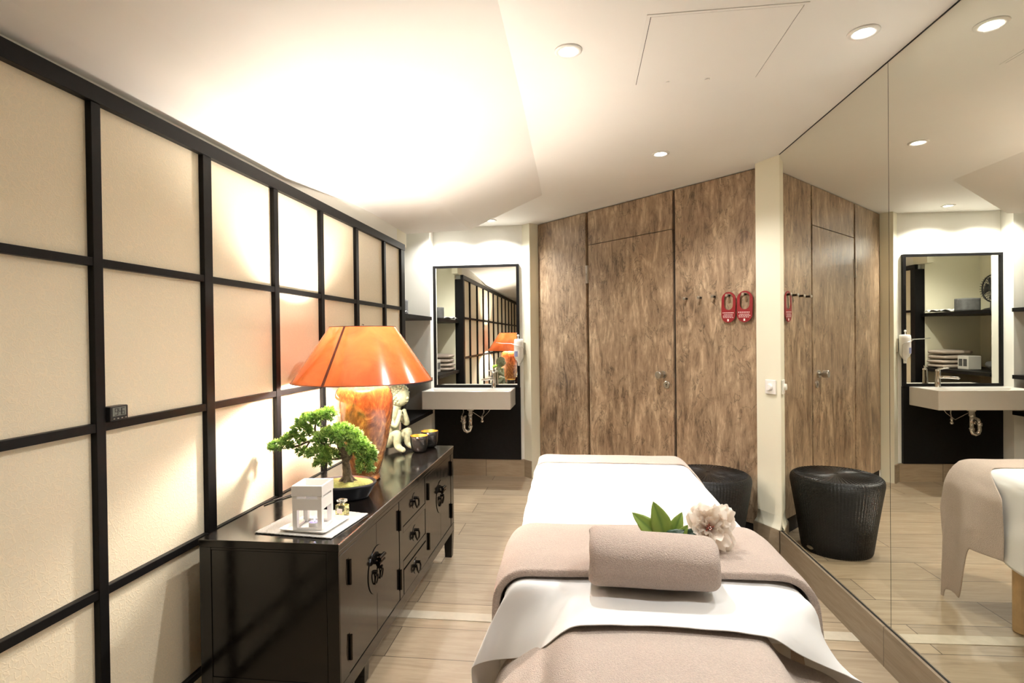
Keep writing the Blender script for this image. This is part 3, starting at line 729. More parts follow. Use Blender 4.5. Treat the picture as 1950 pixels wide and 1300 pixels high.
# ------------------------------------------------------------------ bonsai
BX, BY = -.955, 2.165
def set_tip(o, vals):
    a = o.data.attributes.new('tip', 'FLOAT', 'POINT')
    for i, v in enumerate(vals): a.data[i].value = v
def bonsai():
    t = thing('bonsai_tree', 'small green pine bonsai in a dark oval pot on the black cabinet', 'bonsai', (BX, BY, CT+.0005))
    pr = [(0, .004), (.082, .004), (.088, .0), (.094, .0), (.098, .006), (.116, .040), (.126, .052), (.129, .058), (.127, .062), (.120, .062), (.114, .054), (0, .052)]
    obj('pot', lathe(new(), pr, 64, (-.010, 0, 0), 1.0, .80), M['pot'], t, smooth=True)
    bm = new(); rows = [[(0-.010, 0, .062)]*48]
    for f in (.25, .5, .75, .93, 1.0): rows.append([(-.010+.114*f*math.cos(2*PI*k/48), .0912*f*math.sin(2*PI*k/48), .056+.012*(1-f*f)+.002*nz(f*9, k*.6)) for k in range(48)])
    grid(bm, rows, True); bmesh.ops.remove_doubles(bm, verts=bm.verts, dist=.0001); obj('moss', bm, M['moss'], t, smooth=True)
    # trunk and branches
    bm = new()
    def limb(pts, rs, seg=12):
        P = [Vector(p) for p in pts]; n = 5*(len(P)-1); f = [crom(P, i/n) for i in range(n+1)]
        R_ = [rs[0]+(rs[-1]-rs[0])*i/n for i in range(n+1)]
        if len(rs) > 2: R_ = [crom([Vector((r, 0, 0)) for r in rs], i/n).x for i in range(n+1)]
        f = [p+Vector((nz(p.x*60, p.z*60, 1), nz(p.y*60, p.z*60, 2), 0))*.0018 for p in f]
        tube(bm, f, R_, seg)
    limb([(.004, 0, .052), (.000, 0, .085), (-.004, 0, .13), (-.010, .002, .165)], [.030, .019, .016, .014])
    for a in range(7):
        an = a*.9+.3; limb([(.010*math.cos(an), .010*math.sin(an), .085), (.026*math.cos(an), .024*math.sin(an), .066), (.052*math.cos(an), .045*math.sin(an), .058)], [.010, .008, .003], 7)
    limb([(-.006, 0, .155), (.012, -.012, .165), (.014, -.016, .178), (-.012, -.010, .190), (-.03, -.004, .205), (-.04, 0, .235)], [.014, .013, .012, .011, .009, .004])
    limb([(-.010, 0, .165), (-.055, .002, .185), (-.11, .004, .222), (-.16, .004, .225), (-.215, 0, .205), (-.27, -.004, .195)], [.009, .007, .006, .005, .004, .002], 8)
    limb([(-.11, .004, .222), (-.135, .006, .255), (-.14, .01, .29), (-.13, .01, .315)], [.006, .005, .004, .002], 7)
    limb([(-.135, .006, .255), (-.18, .006, .28), (-.20, .0, .31)], [.005, .003, .002], 6)
    limb([(-.02, -.004, .197), (.03, -.012, .205), (.065, -.02, .19), (.085, -.02, .15)], [.008, .006, .005, .003], 8)
    limb([(-.014, 0, .160), (-.05, -.012, .155), (-.09, -.018, .16)], [.006, .004, .002], 7)
    limb([(-.16, .004, .225), (-.19, .01, .185), (-.19, .012, .17)], [.004, .003, .002], 6)
    obj('trunk', bm, M['bark'], t, smooth=True)
    rnd = random.Random(11)
    def pad(blobs, n):
        bm = new(); vals = []
        tot = sum(b[3]*b[5] for b in blobs)
        for cx, cy, cz, rx, ry, rz_ in blobs:
            for _ in range(int(n*rx*rz_/tot)+1):
                while 1:
                    d = Vector((rnd.gauss(0, 1), rnd.gauss(0, 1), rnd.gauss(0, 1))).normalized()
                    if d.z > -.55: break
                f = rnd.uniform(.55, 1)
                p = Vector((cx+rx*d.x*f, cy+ry*d.y*f, cz+rz_*d.z*f))
                up = (d*.9+Vector((0, 0, .55))+Vector((rnd.gauss(0, .25), rnd.gauss(0, .25), 0))).normalized()
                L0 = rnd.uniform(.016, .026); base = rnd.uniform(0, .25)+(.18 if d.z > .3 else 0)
                for q in range(18):
                    dv = (up+Vector((rnd.gauss(0, .48), rnd.gauss(0, .48), rnd.gauss(0, .48)))).normalized(); a, b = basis(dv)
                    L = L0*rnd.uniform(.7, 1.1); r_ = .0012
                    vs = [bm.verts.new(p+(a*math.cos(k*2*PI/3)+b*math.sin(k*2*PI/3))*r_) for k in range(3)]
                    mid = [bm.verts.new(p+dv*L*.6+(a*math.cos(k*2*PI/3)+b*math.sin(k*2*PI/3))*r_*1.05) for k in range(3)]
                    tp = bm.verts.new(p+dv*L)
                    for k in range(3):
                        j = (k+1) % 3; bm.faces.new((vs[k], vs[j], mid[j], mid[k])); bm.faces.new((mid[k], mid[j], tp))
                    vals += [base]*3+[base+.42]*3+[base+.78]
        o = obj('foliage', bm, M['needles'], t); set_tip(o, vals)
    # pads placed from the picture, x to the right, z up
    pad([(-.285, -.006, .205, .050, .036, .020), (-.235, 0, .225, .048, .040, .030), (-.195, .004, .265, .045, .040, .035)], 210)
    pad([(-.170, .006, .305, .048, .038, .028), (-.115, .008, .325, .045, .036, .024), (-.080, .006, .335, .030, .030, .022)], 190)
    pad([(-.085, -.006, .235, .050, .045, .035), (-.030, -.008, .262, .055, .052, .038), (.018, -.010, .235, .045, .050, .045)], 320)
    pad([(.062, -.020, .205, .042, .044, .040), (.092, -.022, .175, .034, .040, .045), (.088, -.024, .130, .026, .034, .032)], 265)
    pad([(-.110, -.022, .180, .045, .036, .022), (-.065, -.016, .170, .040, .036, .020), (-.095, -.024, .145, .030, .030, .020)], 170)
    pad([(-.19, .010, .170, .014, .016, .014), (-.205, .010, .185, .014, .014, .012)], 24)
bonsai()

# ------------------------------------------------------------------ oil burner group
t = tag(obj('cotton_mat', (lambda bm: (grid(bm, [[(-.141+.282*i/40, -.132+.264*j/40+.010*smoothstep(.6, 1, i/40)*smoothstep(.7, 1, j/40)*-1+.0012*math.sin(i*2.6), .0025+.0008*nz(i*.4, j*.4)) for i in range(41)] for j in range(41)]), bm)[1])(new()), M['mat_cloth'], loc=(-.936, 1.846, CT+.0007), rotz=-.10, solid=.003, smooth=True), 'white cotton mat under the oil burner at the near end of the cabinet', 'mat')
bm = new(); w_ = .086
rows = []
for f, z in ((.0, .003), (.80, .003), (.90, .004), (1.0, .009), (1.01, .010), (.99, .006), (.88, .0), (0, .0)):
    rows.append([(p[0]*f, p[1]*f, z) for p in rrect(2*w_, 2*w_, .012, 5)])
grid(bm, rows, True); bmesh.ops.remove_doubles(bm, verts=bm.verts, dist=.00005)
tag(obj('square_saucer', bm, M['white_gloss'], loc=(-.915, 1.812, CT+.0055), rotz=-.10, smooth=False, bevel=.0008), 'white square saucer under the oil burner, on the cotton mat', 'saucer')
def burner():
    t = thing('oil_burner', 'white square ceramic oil burner with a tealight inside, on the white saucer', 'oil burner', (-.918, 1.800, CT+.0090), .07)
    a, d, th, hh = .0505, .0505, .007, .148
    bm = new()
    for sx_ in (-1, 1):
        for sy_ in (-1, 1):
            x, y = sx_*(a-.008), sy_*(d-.008); box(bm, x-.008, x+.008, y-.008, y+.008, 0, .066)
    for sy_ in (-1, 1):
        y = sy_*(d-th/2); box(bm, -a, a, y-th/2, y+th/2, .066, .104); box(bm, -a, -.034, y-th/2, y+th/2, .104, .112); box(bm, .034, a, y-th/2, y+th/2, .104, .112); box(bm, -a+.016, a-.016, y-th/2, y+th/2, 0, .008)
    for sx_ in (-1, 1):
        x = sx_*(a-th/2); box(bm, x-th/2, x+th/2, -d+th, d-th, .066, .104); box(bm, x-th/2, x+th/2, -d+th, -.034, .104, .112); box(bm, x-th/2, x+th/2, .034, d-th, .104, .112); box(bm, x-th/2, x+th/2, -d+.016, d-.016, 0, .008)
    obj('body', bm, M['white_gloss'], t, bevel=.001)
    bm = new(); o, i_, f_ = .0525, .046, .040
    L = [[(s[0]*q, s[1]*q, z) for s in ((-1, -1), (1, -1), (1, 1), (-1, 1))] for q, z in ((.049, .1125), (o, .1128), (o, hh), (i_, hh), (f_, .126))]
    V = grid(bm, L, True); bm.faces.new(V[0][::-1]); bm.faces.new(V[-1]); obj('dish', bm, M['white_gloss'], t, bevel=.0012)
burner()
t = thing('tealight_candle', 'lit tealight inside the white oil burner', 'candle', (-.906, 1.785, CT+.0095))
obj('cup', lathe(new(), [(0, 0), (.0185, 0), (.019, .001), (.019, .017), (.0182, .017), (.0180, .014), (0, .0139)], 28), M['white_plastic'], t, smooth=False)
obj('wax', lathe(new(), [(0, .0141), (.0178, .0141), (.0178, .0150), (0, .0150)], 28), M['lilac_wax'], t)
obj('wick', cyl(new(), (0, 0, .015), (.001, 0, .022), .0007, seg=6), M['dark_gap'], t)
obj('flame', lathe(new(), [(0, .021), (.0022, .0235), (.0018, .027), (0, .032)], 12), M['flame'], t, smooth=True)
t = thing('perfume_bottle', 'small square yellow perfume bottle with flat glass stopper on the cotton mat', 'bottle', (-.866, 1.916, CT+.0052), -.25)
obj('flacon', box(new(), -.020, .020, -.015, .015, 0, .042), M['perfume'], t, bevel=.003)
obj('neck', cyl(new(), (0, 0, .0423), (0, 0, .050), .0075, seg=20), M['glass'], t)
obj('stopper', box(new(), -.016, .016, -.012, .012, .0503, .061), M['glass'], t, bevel=.003)
obj('sticker', box(new(), -.012, .012, -.0156, -.0152, .012, .030), M['label_white'], t)

# ------------------------------------------------------------------ stone child figure and two candle bowls
def figure():
    t = thing('stone_figurine', 'pale green stone figurine of a seated curly haired child, chin on hands, behind the lamp', 'figurine', (-1.074, 3.085, CT+.0005), math.radians(68)); t.scale = (1.1, 1.1, 1.08)
    me = bpy.data.meshes.new('body'); V = []; E_ = []; R_ = []
    def v(p, r): V.append(p); R_.append(r); return len(V)-1
    def e(*c):
        for a, b in zip(c, c[1:]): E_.append((a, b))
    pel = v((0, .045, .052), .050); wa = v((0, .040, .105), .046); ch = v((0, .018, .165), .048); nk = v((0, -.010, .220), .024); hd = v((0, -.030, .262), .030)
    e(pel, wa, ch, nk, hd)
    for s in (-1, 1):
        sh = v((s*.048, .008, .185), .022); el = v((s*.046, -.052, .135), .017); wr = v((s*.022, -.056, .195), .012); ha = v((s*.012, -.054, .222), .013); e(ch, sh, el, wr, ha)
        hp = v((s*.036, .010, .045), .034); kn = v((s*.044, -.062, .112), .027); an = v((s*.040, -.052, .030), .020); to = v((s*.048, -.112, .014), .014); e(pel, hp, kn, an, to)
    me.from_pydata(V, E_, []); o = bpy.data.objects.new('body', me); COL.objects.link(o); o.parent = t; me.materials.append(M['stone'])
    sk = o.modifiers.new('skin', 'SKIN'); sk.use_smooth_shade = True
    for i, r in enumerate(R_): me.skin_vertices[0].data[i].radius = (r, r)
    me.skin_vertices[0].data[0].use_root = True
    o.modifiers.new('sub', 'SUBSURF').render_levels = 2
    bm = new(); ball(bm, (0, -.040, .290), .050, 28, 18, .96, 1.0, 1.08)
    bm2 = bm; ball(bm2, (0, -.091, .283), .008, 10, 8); 
    for s in (-1, 1): ball(bm2, (s*.047, -.035, .282), .010, 10, 8, .5, .8, 1.5)
    h = obj('head', bm, M['stone'], t, smooth=True)
    bm = new(); 
    for s in (-1, 1): tube(bm, [(s*.010, -.0855, .299), (s*.020, -.0845, .297), (s*.028, -.079, .299)], .0022, 6)
    tube(bm, [(-.010, -.087, .266), (0, -.0905, .264), (.010, -.087, .266)], .0025, 6); obj('face', bm, M['stone'], h)
    bm = new(); ball(bm, (0, -.036, .296), .0515, 24, 16, .98, 1.0, 1.05)
    geo = [x for x in bm.verts if x.co.y < -.062 and x.co.z < .325]; bmesh.ops.delete(bm, geom=geo, context='VERTS')
    n = 150
    for i in range(n):
        z = 1-2*(i+.5)/n; r = math.sqrt(1-z*z); a = i*2.39996; d = Vector((r*math.cos(a), r*math.sin(a), z))
        p = Vector((0, -.036, .296))+Vector((d.x*.0515, d.y*.0525, d.z*.055))
        if p.y < -.062 and p.z < .325 or d.z < -.75: continue
        ball(bm, p, .0075, 8, 6)
    obj('hair', bm, M['stone'], t, smooth=True)
    obj('ball', ball(new(), (.030, -.118, .047), .026, 20, 14), M['stone'], t, smooth=True)
figure()
def bowl(x, y, h_, lb):
    t = thing('candle_bowl', lb, 'candle holder', (x, y, CT+.0005), 0, 'black and gold candle bowls')
    s = h_/.094
    obj('shell', lathe(new(), [(0, 0), (.024, 0), (.034, .004), (.042, .016), (.0475, .040), (.050, .070), (.051, .094*s), (.0495, .0945*s)], 40), M['black_candle'], t, smooth=True)
    obj('lining', lathe(new(), [(.0495, .0945*s), (.048, .088*s), (.046, .06), (.042, .03), (.034, .012), (0, .010)], 40), M['gold'], t, smooth=True)
    obj('wax', lathe(new(), [(0, .0105), (.033, .0125), (.0425, .040), (.0425, .046), (0, .045)], 28), M['wax'], t, smooth=False)
bowl(-.915, 3.045, .094, 'black bowl with gold lining on the cabinet, the nearer one')
bowl(-.893, 3.185, .096, 'black bowl with gold lining near the cabinet end, half hidden by the other bowl')

# ------------------------------------------------------------------ wicker stool
def stool():
    t = thing('wicker_stool', 'round black wicker stool tapering downwards beside the wood wall', 'stool', (.765, 3.525, 0))
    nr = 84; rf = lambda a, r, z: 1+(.010 if r > .1 else .010)*abs(math.sin(a*nr/2))-.005
    pr = [(.180, .004), (.184, .0), (.190, .012), (.200, .08), (.214, .18), (.231, .29), (.244, .37), (.2495, .405), (.2495, .420), (.246, .434), (.238, .444), (.224, .4495)]
    bm = new(); lathe(bm, pr, nr*4, (0, 0, 0), 1, 1, rf)
    obj('body', bm, M['wicker'], t, smooth=True)
    nr2 = 60; bm = new()
    def top(r, a): return .446+.006*(1-(r/.24)**2)+.0016*abs(math.sin(a*nr2/2))*(1 if r > .03 else 0)
    rows = [[(r*math.cos(a), r*math.sin(a), top(r, a)+(-.006 if r > .23 else 0)) for a in [2*PI*k/(nr2*4) for k in range(nr2*4)]] for r in (.0005, .03, .07, .12, .17, .21, .234)]
    grid(bm, rows, True); obj('seat', bm, M['wicker'], t, smooth=True)
    bm = new()
    for k in range(nr2):
        a = 2*PI*k/nr2; tube(bm, [(r*math.cos(a), r*math.sin(a), top(r, 0)+.0008) for r in (.012, .06, .12, .19, .228)], [.0016, .0034, .0042, .0044, .0034], 6)
    obj('spokes', bm, M['wicker'], t)
    a = math.radians(-22)
    d = Vector((math.cos(a), math.sin(a), 0)); p = Vector((d.x*.197, d.y*.197, .035)); s = Vector((-d.y, d.x, 0))
    bm = new(); prism(bm, [p+s*.024*math.cos(2*PI*k/20)+Vector((0, 0, .010*math.sin(2*PI*k/20))) for k in range(20)], d*.005); obj('badge', bm, M['steel'], t)
stool()

# ------------------------------------------------------------------ massage bed
BZ = .672                                           # top of the mattress
def bc(y): return .14+.022*(2.8-y)                  # centre line of the bed
YF, YN, HW = 2.90, 1.36, .372
def cross(s, y, off, hw=HW, r=.055, flare=.05, ph=0, fold=.012):
    """point of a cloth laid over the bed: s = length across from the centre line"""
    c = bc(y); f = hw-r; a = abs(s); sg = 1 if s > 0 else -1
    if a <= f: x, z = a, BZ
    elif a <= f+r*PI/2: q = (a-f)/r; x, z = f+r*math.sin(q), BZ-r+r*math.cos(q)
    else:
        d = a-f-r*PI/2; x, z = hw+flare*d+fold*min(1, d*5)*math.sin(y*17+ph+sg), BZ-r-d
    # outward offset
    if a <= f: ox, oz = 0, off
    elif a <= f+r*PI/2: q = (a-f)/r; ox, oz = off*math.sin(q), off*math.cos(q)
    else: ox, oz = off, 0
    return Vector((c+sg*(x+ox), y, z+oz))
def bed():
    t = thing('massage_table', 'massage table under white sheets, on round wooden legs', 'massage table', (0, 0, 0))
    rows = []
    for y, dz, ins in ((YN, -.02, .03), (YN+.02, -.004, .006), (YN+.08, 0, 0), (2.0, 0, 0), (YF-.09, 0, 0), (YF-.03, -.006, .012), (YF-.005, -.03, .04)):
        c = bc(y); rows.append([(c-HW+ins, y, BZ-.10), (c-HW+ins, y, BZ-.05+dz), (c-HW+.02+ins, y, BZ-.014+dz), (c-HW+.06+ins, y, BZ-.003+dz), (c+HW-.06-ins, y, BZ-.003+dz), (c+HW-.02-ins, y, BZ-.014+dz), (c+HW-ins, y, BZ-.05+dz), (c+HW-ins, y, BZ-.10)])
    bm = new(); V = grid(bm, rows, True); bm.faces.new(V[0]); bm.faces.new(V[-1][::-1]); obj('mattress', bm, M['sheet'], t, smooth=False, bevel=.004)
    bm = new()
    for s in (-1, 1):
        prism(bm, [(bc(YN)+s*.31-.02, YN+.22, BZ-.17), (bc(YN)+s*.31+.02, YN+.22, BZ-.17), (bc(YN)+s*.31+.02, YN+.22, BZ-.101), (bc(YN)+s*.31-.02, YN+.22, BZ-.101)], (bc(YF)-bc(YN), YF-YN-.27, 0))
    for y in (YN+.24, 2.1, YF-.12): box(bm, bc(y)-.289, bc(y)+.289, y, y+.04, BZ-.165, BZ-.1015)
    obj('frame', bm, M['leg_wood'], t, bevel=.002)
    for s in (-1, 1):
        for y in (1.62, 2.60): 
            x = bc(y)+s*.295; obj('leg', tube(new(), [(x, y, 0), (x, y, .002), (x, y, BZ-.17)], [.036, .038, .038], 28), M['leg_wood'], t, bevel=.002)
    # head extension towards the camera
    bm = new(); xs = (-.015, .365)
    rows = []
    for y, ins in ((.72, .04), (.74, .012), (.80, 0), (1.30, 0), (YN-.002, 0)):
        rows.append([(xs[0]+ins, y, BZ-.075), (xs[0]+ins, y, BZ-.040), (xs[0]+.02+ins, y, BZ-.020), (xs[1]-.02-ins, y, BZ-.020), (xs[1]-ins, y, BZ-.040), (xs[1]-ins, y, BZ-.075)])
    V = grid(bm, rows, True); bm.faces.new(V[0]); bm.faces.new(V[-1][::-1]); obj('head_rest', bm, M['sheet'], t, bevel=.004)
bed()

# white top sheet
def sheet():
    svals = [-.72, -.60, -.50, -.43, -.38, -.335, -.27, -.21, -.17, -.08, .02, .12, .20, .25, .30, .35, .39, .44, .50, .60, .72]
    ys = [2.955, 2.945, 2.90, 2.80, 2.55, 2.2, 1.9, 1.65, 1.50, 1.42, 1.375]
    rows = []
    for y in ys:
        r = []
        for s in svals:
            yy = min(y, YF-.02); p = cross(s, yy, .004)
            hemlift = .0
            if abs(s) > .45: # hanging part is shorter towards the far corner
                lift = .16*smoothstep(2.5, 2.95, y); p.z += lift*(abs(s)-.42)/.3
            p.y = y
            if y > YF-.01: p.z -= .03+(y-YF)*2.2; p.y = YF-.004+(y-YF)*.12
            r.append(p)
        rows.append(r)
    # transition row over the end of the bed, then the hem; left to right
    hem = [(-.262, 1.395, .17), (-.272, 1.375, .30), (-.276, 1.350, .40), (-.274, 1.335, .47), (-.262, 1.322, .500), (-.215, 1.330, .512), (-.135, 1.285, .553), (-.085, 1.238, .605), (-.048, 1.205, .655), (-.012, 1.190, .680), (.06, 1.196, .681),
           (.16, 1.203, .681), (.25, 1.200, .681), (.325, 1.196, .680), (.385, 1.205, .668), (.44, 1.225, .632), (.50, 1.255, .590), (.575, 1.290, .545), (.635, 1.325, .495), (.655, 1.355, .35), (.665, 1.375, .20)]
    m = rows[-1]; mid = []; mid2 = []
    for i, h_ in enumerate(hem):
        a, b = m[i], Vector(h_); q = a.lerp(b, .5); w_ = 1-abs(i-10)/10
        q.z += .022*(1-w_)*(1 if 3 < i < 17 else .2); q.y = a.y+(b.y-a.y)*.40
        mid.append(q); q2 = a.lerp(b, .8); q2.z += .010*(1 if 3 < i < 17 else 0)*(1-w_); mid2.append(q2)
    rows += [mid, mid2, [Vector(h_) for h_ in hem]]
    f = crsurf(rows, 150, 170)
    for r in f:
        for p in r:
            d = smoothstep(1.50, 1.30, p.y)
            p.z += .0018*nz(p.x*9, p.y*6, 3)+.0032*d*nz(p.x*13, p.y*11, 8)
            if p.z < BZ-.03: p.x += .006*nz(p.y*9, p.z*9, 4)
            p.z = max(p.z, .03)
    bm = new(); grid(bm, f)
    tag(obj('bed_sheet', bm, M['sheet'], smooth=True, solid=.002), 'white cotton sheet spread over the massage table, hem drooping at the near end', 'sheet')
sheet()

# towels laid on the bed
def draped(name, label, y0f, y1f, sL, sR, off, thick, mat, nS=90, nY=34, fold=.012, gap=0, puff=0, seed=0, hemfold=.0, roll=True, extra=None):
    rows = []
    for j in range(nY+1):
        v = j/nY; r = []
        for i in range(nS+1):
            s = sL+((sR(v) if callable(sR) else sR)-sL)*i/nS; y = y0f(s)+(y1f(s)-y0f(s))*v
            p = cross(s, min(y, YF-.015), off+gap*smoothstep(.36, .46, abs(s))+puff*smoothstep(0, .18, v)*smoothstep(1, .82, v)+.0025*nz(s*8, y*8, seed), flare=.03, ph=seed, fold=fold)
            p.y = y
            if y > YF-.015: d = y-(YF-.015); p.y = YF+off+.004+min(d, .02)*.3+.22*d; p.z -= max(0, d)+.004
            if abs(s) > .42: p.y += hemfold*(abs(s)-.42)
            if extra: p = extra(p, s, v)
            r.append(p)
        rows.append(r)
    bm = new(); grid(bm, rows)
    o = obj(name, bm, mat, smooth=True, solid=thick); o.modifiers['thick'].offset = 1
    x = o.modifiers.new('sub', 'SUBSURF'); x.levels = x.render_levels = 1
    return tag(o, label, 'towel')
def nearE(s): return 1.415+.018*math.sin(s*4+.5)+.01*nz(s*3, 1)
def farE(s): return 1.775+.010*math.sin(s*5)+.006*nz(s*4, 2)
o = draped('cross_towel', 'blush towel laid across the white sheet like a band', nearE, farE, -.62, .64, .013, .020, M['towel'], puff=.004, seed=2)
def foot0(s): return 2.715-(.16*smoothstep(.33, .45, s))
def foot1(s): return 3.02+.0*s
def corner(p, s, v):
    return p
draped('foot_towel', 'blush towel hanging over the far end and right side of the bed', foot0, foot1, -.36, lambda v: .70+.27*smoothstep(.30, .52, v), .008, .006, M['towel2'], nY=54, seed=5, fold=.022, gap=.034)
# loose corner of that towel, hanging lower at the far right corner
# near towel on the head rest
def head_towel():
    P = []
    # columns: left flap outer -> left crease -> top -> right crease -> right flap
    for y, dz in ((.685, -.004), (.85, 0), (1.0, 0), (1.10, .0), (1.20, -.006), (1.31, -.012)):
        k = smoothstep(1.30, 1.0, y)
        P.append([(-.235-.02*k, y+.06, .40), (-.205-.01*k, y+.045, .470), (-.170, y+.03, .525), (-.115, y+.02, .572+.01*k), (-.085, y+.008, .600-.014*k), (-.055, y, .636), (-.030, y, .658), (.000, y, .668+dz), (.09, y, .671+dz), (.17, y, .671+dz), (.26, y, .671+dz), (.335, y, .669+dz),
                  (.372, y, .654), (.400, y, .620), (.430, y+.005, .578), (.475, y+.01, .552-.02*k), (.535, y+.02, .525-.02*k), (.60, y+.03, .47), (.64, y+.04, .38)])
    f = crsurf(P, 120, 60)
    for r in f:
        for p in r:
            w_ = smoothstep(.66, .60, p.z); p.z += .003*nz(p.x*14, p.y*10, 6)*(.35*smoothstep(1.2, 1.1, p.y)+w_*2.2); p.x += .006*w_*nz(p.y*9, p.z*12, 4)
    bm = new(); grid(bm, f); o = obj('head_rest_towel', bm, M['towel2'], smooth=True, solid=.006)
    tag(o, 'blush towel over the head rest at the bottom edge of the photo', 'towel')
head_towel()

def roll():
    t = thing('rolled_towel', 'blush towel rolled up on the bed in front of the flower', 'towel', (.166, 1.392, .6905), -.03); t.scale = (1.0, 1.06, 1.06)
    L, rows, nn = .150, [], 72
    def rad(a):
        c, s = math.cos(a), math.sin(a); return Vector((0, math.copysign(abs(c)**.82, c)*.082, .0545+math.copysign(abs(s)**.86, s)*.0545))
    xs = [-L-.001, -L+.002, -L+.008, -L+.02]+[-L+.02+(2*L-.04)*i/26 for i in range(1, 26)]+[L-.02, L-.008, L-.002, L+.001]
    for x in xs:
        e = 1-.16*smoothstep(L-.016, L+.001, abs(x))**2; r = []
        for k in range(nn):
            a = 2*PI*k/nn; p = rad(a); cz = .0545
            g = e*(1+.022*nz(x*11, math.cos(a)*1.6, math.sin(a)*1.6))
            fl = .0055*smoothstep(1.30, 1.42, a)*smoothstep(3.9, 3.3, a)      # the outer edge of the roll lies on top
            y, z = p.y*g*(1+fl*6), cz+(p.z-cz)*g+fl
            z += .010*smoothstep(0, .15, -x)*max(0, math.sin(a))-.006*smoothstep(0, .15, x)*max(0, math.sin(a))
            if z < .001: z = .001
            r.append((x+.006*nz(a*1.2, x*4, 3), y, z))
        rows.append(r)
    bm = new(); V = grid(bm, rows, True)
    for ring, sg in ((V[0], -1), (V[-1], 1)):
        prev = ring
        for q in range(1, 9):
            f = 1-q/9; cur = []
            for k in range(nn):
                a = 2*PI*k/nn; p = ring[k].co; ff = f
                dep = .006*math.cos((q+ k/nn)*PI)
                cur.append(bm.verts.new((p.x-sg*(dep+.004), p.y*ff, .0545+(p.z-.0545)*ff)))
            for k in range(nn): j = (k+1) % nn; bm.faces.new((prev[k], prev[j], cur[j], cur[k]))
            prev = cur
        bm.faces.new(prev)
    obj('roll', bm, M['towel'], t, smooth=True, sub=1)
    bm = new(); pts = []
    rows = []
    for i in range(25):
        x = -L+.004+(2*L-.008)*i/24
        rows.append([(x, .064*f-.004*nz(x*9, f), .104-.030*f*f+.0045+.002*nz(x*14, f*3, 2)+(.008*smoothstep(0, .15, -x)-.006*smoothstep(0, .15, x))) for f in (-.35, -.1, .2, .5, .8, 1.0)])
    grid(bm, rows); obj('outer_flap', bm, M['towel'], t, smooth=True, solid=.009, sub=1)
roll()

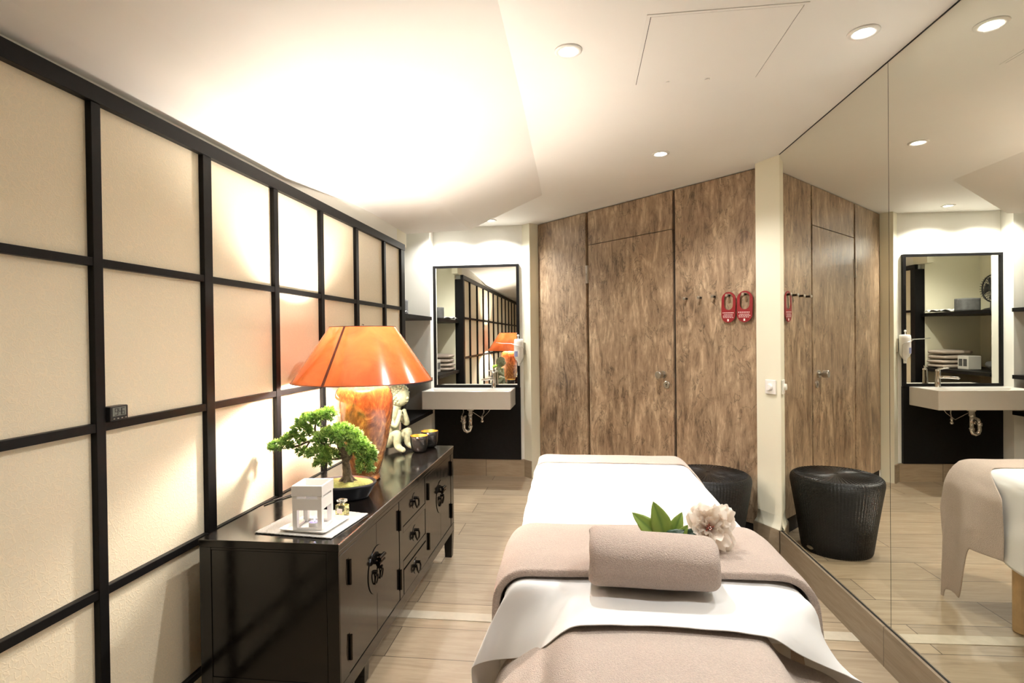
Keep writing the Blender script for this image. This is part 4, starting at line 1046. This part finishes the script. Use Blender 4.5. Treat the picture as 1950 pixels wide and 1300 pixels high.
# peony
def peony():
    t = thing('peony_flower', 'cream silk peony with green leaves lying behind the rolled towel', 'flower', (.350, 1.590, .762))
    t.scale = (.9, .9, .9); rnd = random.Random(5)
    ax = Vector((-.28, -.88, .30)).normalized(); a_, b_ = basis(ax); up = Vector((.12, 0, 1))
    bm = new(); vals = []
    def petal(phi, tilt, L, W, c0=.006, curl=.5):
        rows = []; d0 = a_*math.cos(phi)+b_*math.sin(phi); sd = ax.cross(d0); L *= 1+.42*max(0, d0.dot(up))-.18*abs(d0.x)+(.45 if d0.x > .25 and d0.z < -.55 else 0)
        n1, n2 = 9, 10; sd0 = rnd.uniform(0, 50)
        for i in range(n1+1):
            u = i/n1; th = tilt+curl*(u-.3)*u
            dirv = d0*math.sin(th)+ax*math.cos(th); nrm = d0*math.cos(th)-ax*math.sin(th)
            wd = W*(math.sin(min(1, u*1.06+.02)*PI*.80)**.7)*(1 if u < .9 else .93)
            r = []
            for j in range(n2+1):
                v = j/n2*2-1; ruf = .0055*u*u*math.sin(v*5+sd0)+.004*u*nz(v*4, u*5, sd0)
                notch = -.04*L*abs(math.sin(v*4+sd0))*smoothstep(.75, 1, u)
                p = ax*c0+d0*.005+dirv*(L*u+notch)+sd*(wd*v)+nrm*(ruf-.30*W*(1-v*v)*math.sin(u*2.2)+.0*v)
                r.append(p); vals.append(u)
            rows.append(r)
        grid(bm, rows)
    for n, tilt, L, W, curl in ((10, 1.85, .064, .032, .5), (10, 1.5, .066, .032, .25), (10, 1.15, .062, .030, .05), (9, .85, .054, .026, -.1), (7, .6, .042, .020, -.2)):
        o = rnd.uniform(0, 6)
        for k in range(n): petal(o+2*PI*k/n+rnd.gauss(0, .15), tilt+rnd.gauss(0, .14), L*rnd.uniform(.85, 1.12), W*rnd.uniform(.85, 1.15), curl=curl+rnd.gauss(0, .25))
    o = obj('petals', bm, M['petal'], t, smooth=True); set_tip(o, vals)
    bm = new()
    for k in range(6):
        d = (ax+Vector((rnd.gauss(0, .3), rnd.gauss(0, .3), rnd.gauss(0, .3)))).normalized(); tube(bm, [ax*.004, ax*.012+d*.012, ax*.012+d*.022], .0010, 6); ball(bm, ax*.012+d*.022, .0018, 8, 6)
    obj('stamens', bm, M['stamen'], t, smooth=True)
    P = [Vector(p) for p in ((0, .006, -.008), (-.03, .012, -.030), (-.08, .008, -.044), (-.14, .0, -.050))]
    obj('stem', tube(new(), [crom(P, i/12) for i in range(13)], [.004]*6+[.003]*7, 10), M['leaf'], t, smooth=True)
    def leaf(base, tip, w_, nrm, mat, bend=.01):
        B, T = (Vector(base)+Vector((-.022, 0, -.002)))*1.1, (Vector(tip)+Vector((-.024, 0, 0)))*1.1; w_ *= 1.1; d = T-B; nv = Vector(nrm); sd = d.cross(nv).normalized(); nv = sd.cross(d).normalized(); rows = []; vals = []
        for i in range(15):
            u = i/14; wd = w_*math.sin(PI*min(1, u**.85))**.85
            rows.append([B+d*u+sd*(wd*v)+nv*(bend*math.sin(u*PI)+.18*wd*abs(v)+.0015*math.sin(u*30+v*3)*abs(v)) for v in (-1, -.66, -.33, 0, .33, .66, 1)]); vals += [.5-.5*abs(v) if abs(v) > .01 else .95 for v in (-1, -.66, -.33, 0, .33, .66, 1)]
        bm = new(); grid(bm, rows); o = obj('leaf', bm, mat, t, smooth=True, solid=.0008); set_tip(o, vals)
    leaf((-.105, -.005, -.045), (-.192, -.01, .042), .026, (.3, -1, .4), M['leaf'])
    leaf((-.098, .0, -.042), (-.132, .0, .072), .029, (.1, -1, .25), M['leaf'])
    leaf((-.085, .004, -.040), (-.050, .012, .040), .020, (-.3, -1, .3), M['leaf'])
    leaf((-.075, -.01, -.044), (-.040, -.02, .015), .016, (-.2, -1, .5), M['leaf'])
    leaf((-.115, -.03, -.046), (-.052, -.034, .004), .022, (-.2, -.7, .8), M['leaf_dark'])
    leaf((-.060, -.02, -.046), (-.018, -.012, .004), .020, (-.2, -.9, .5), M['leaf_dark'])
peony()
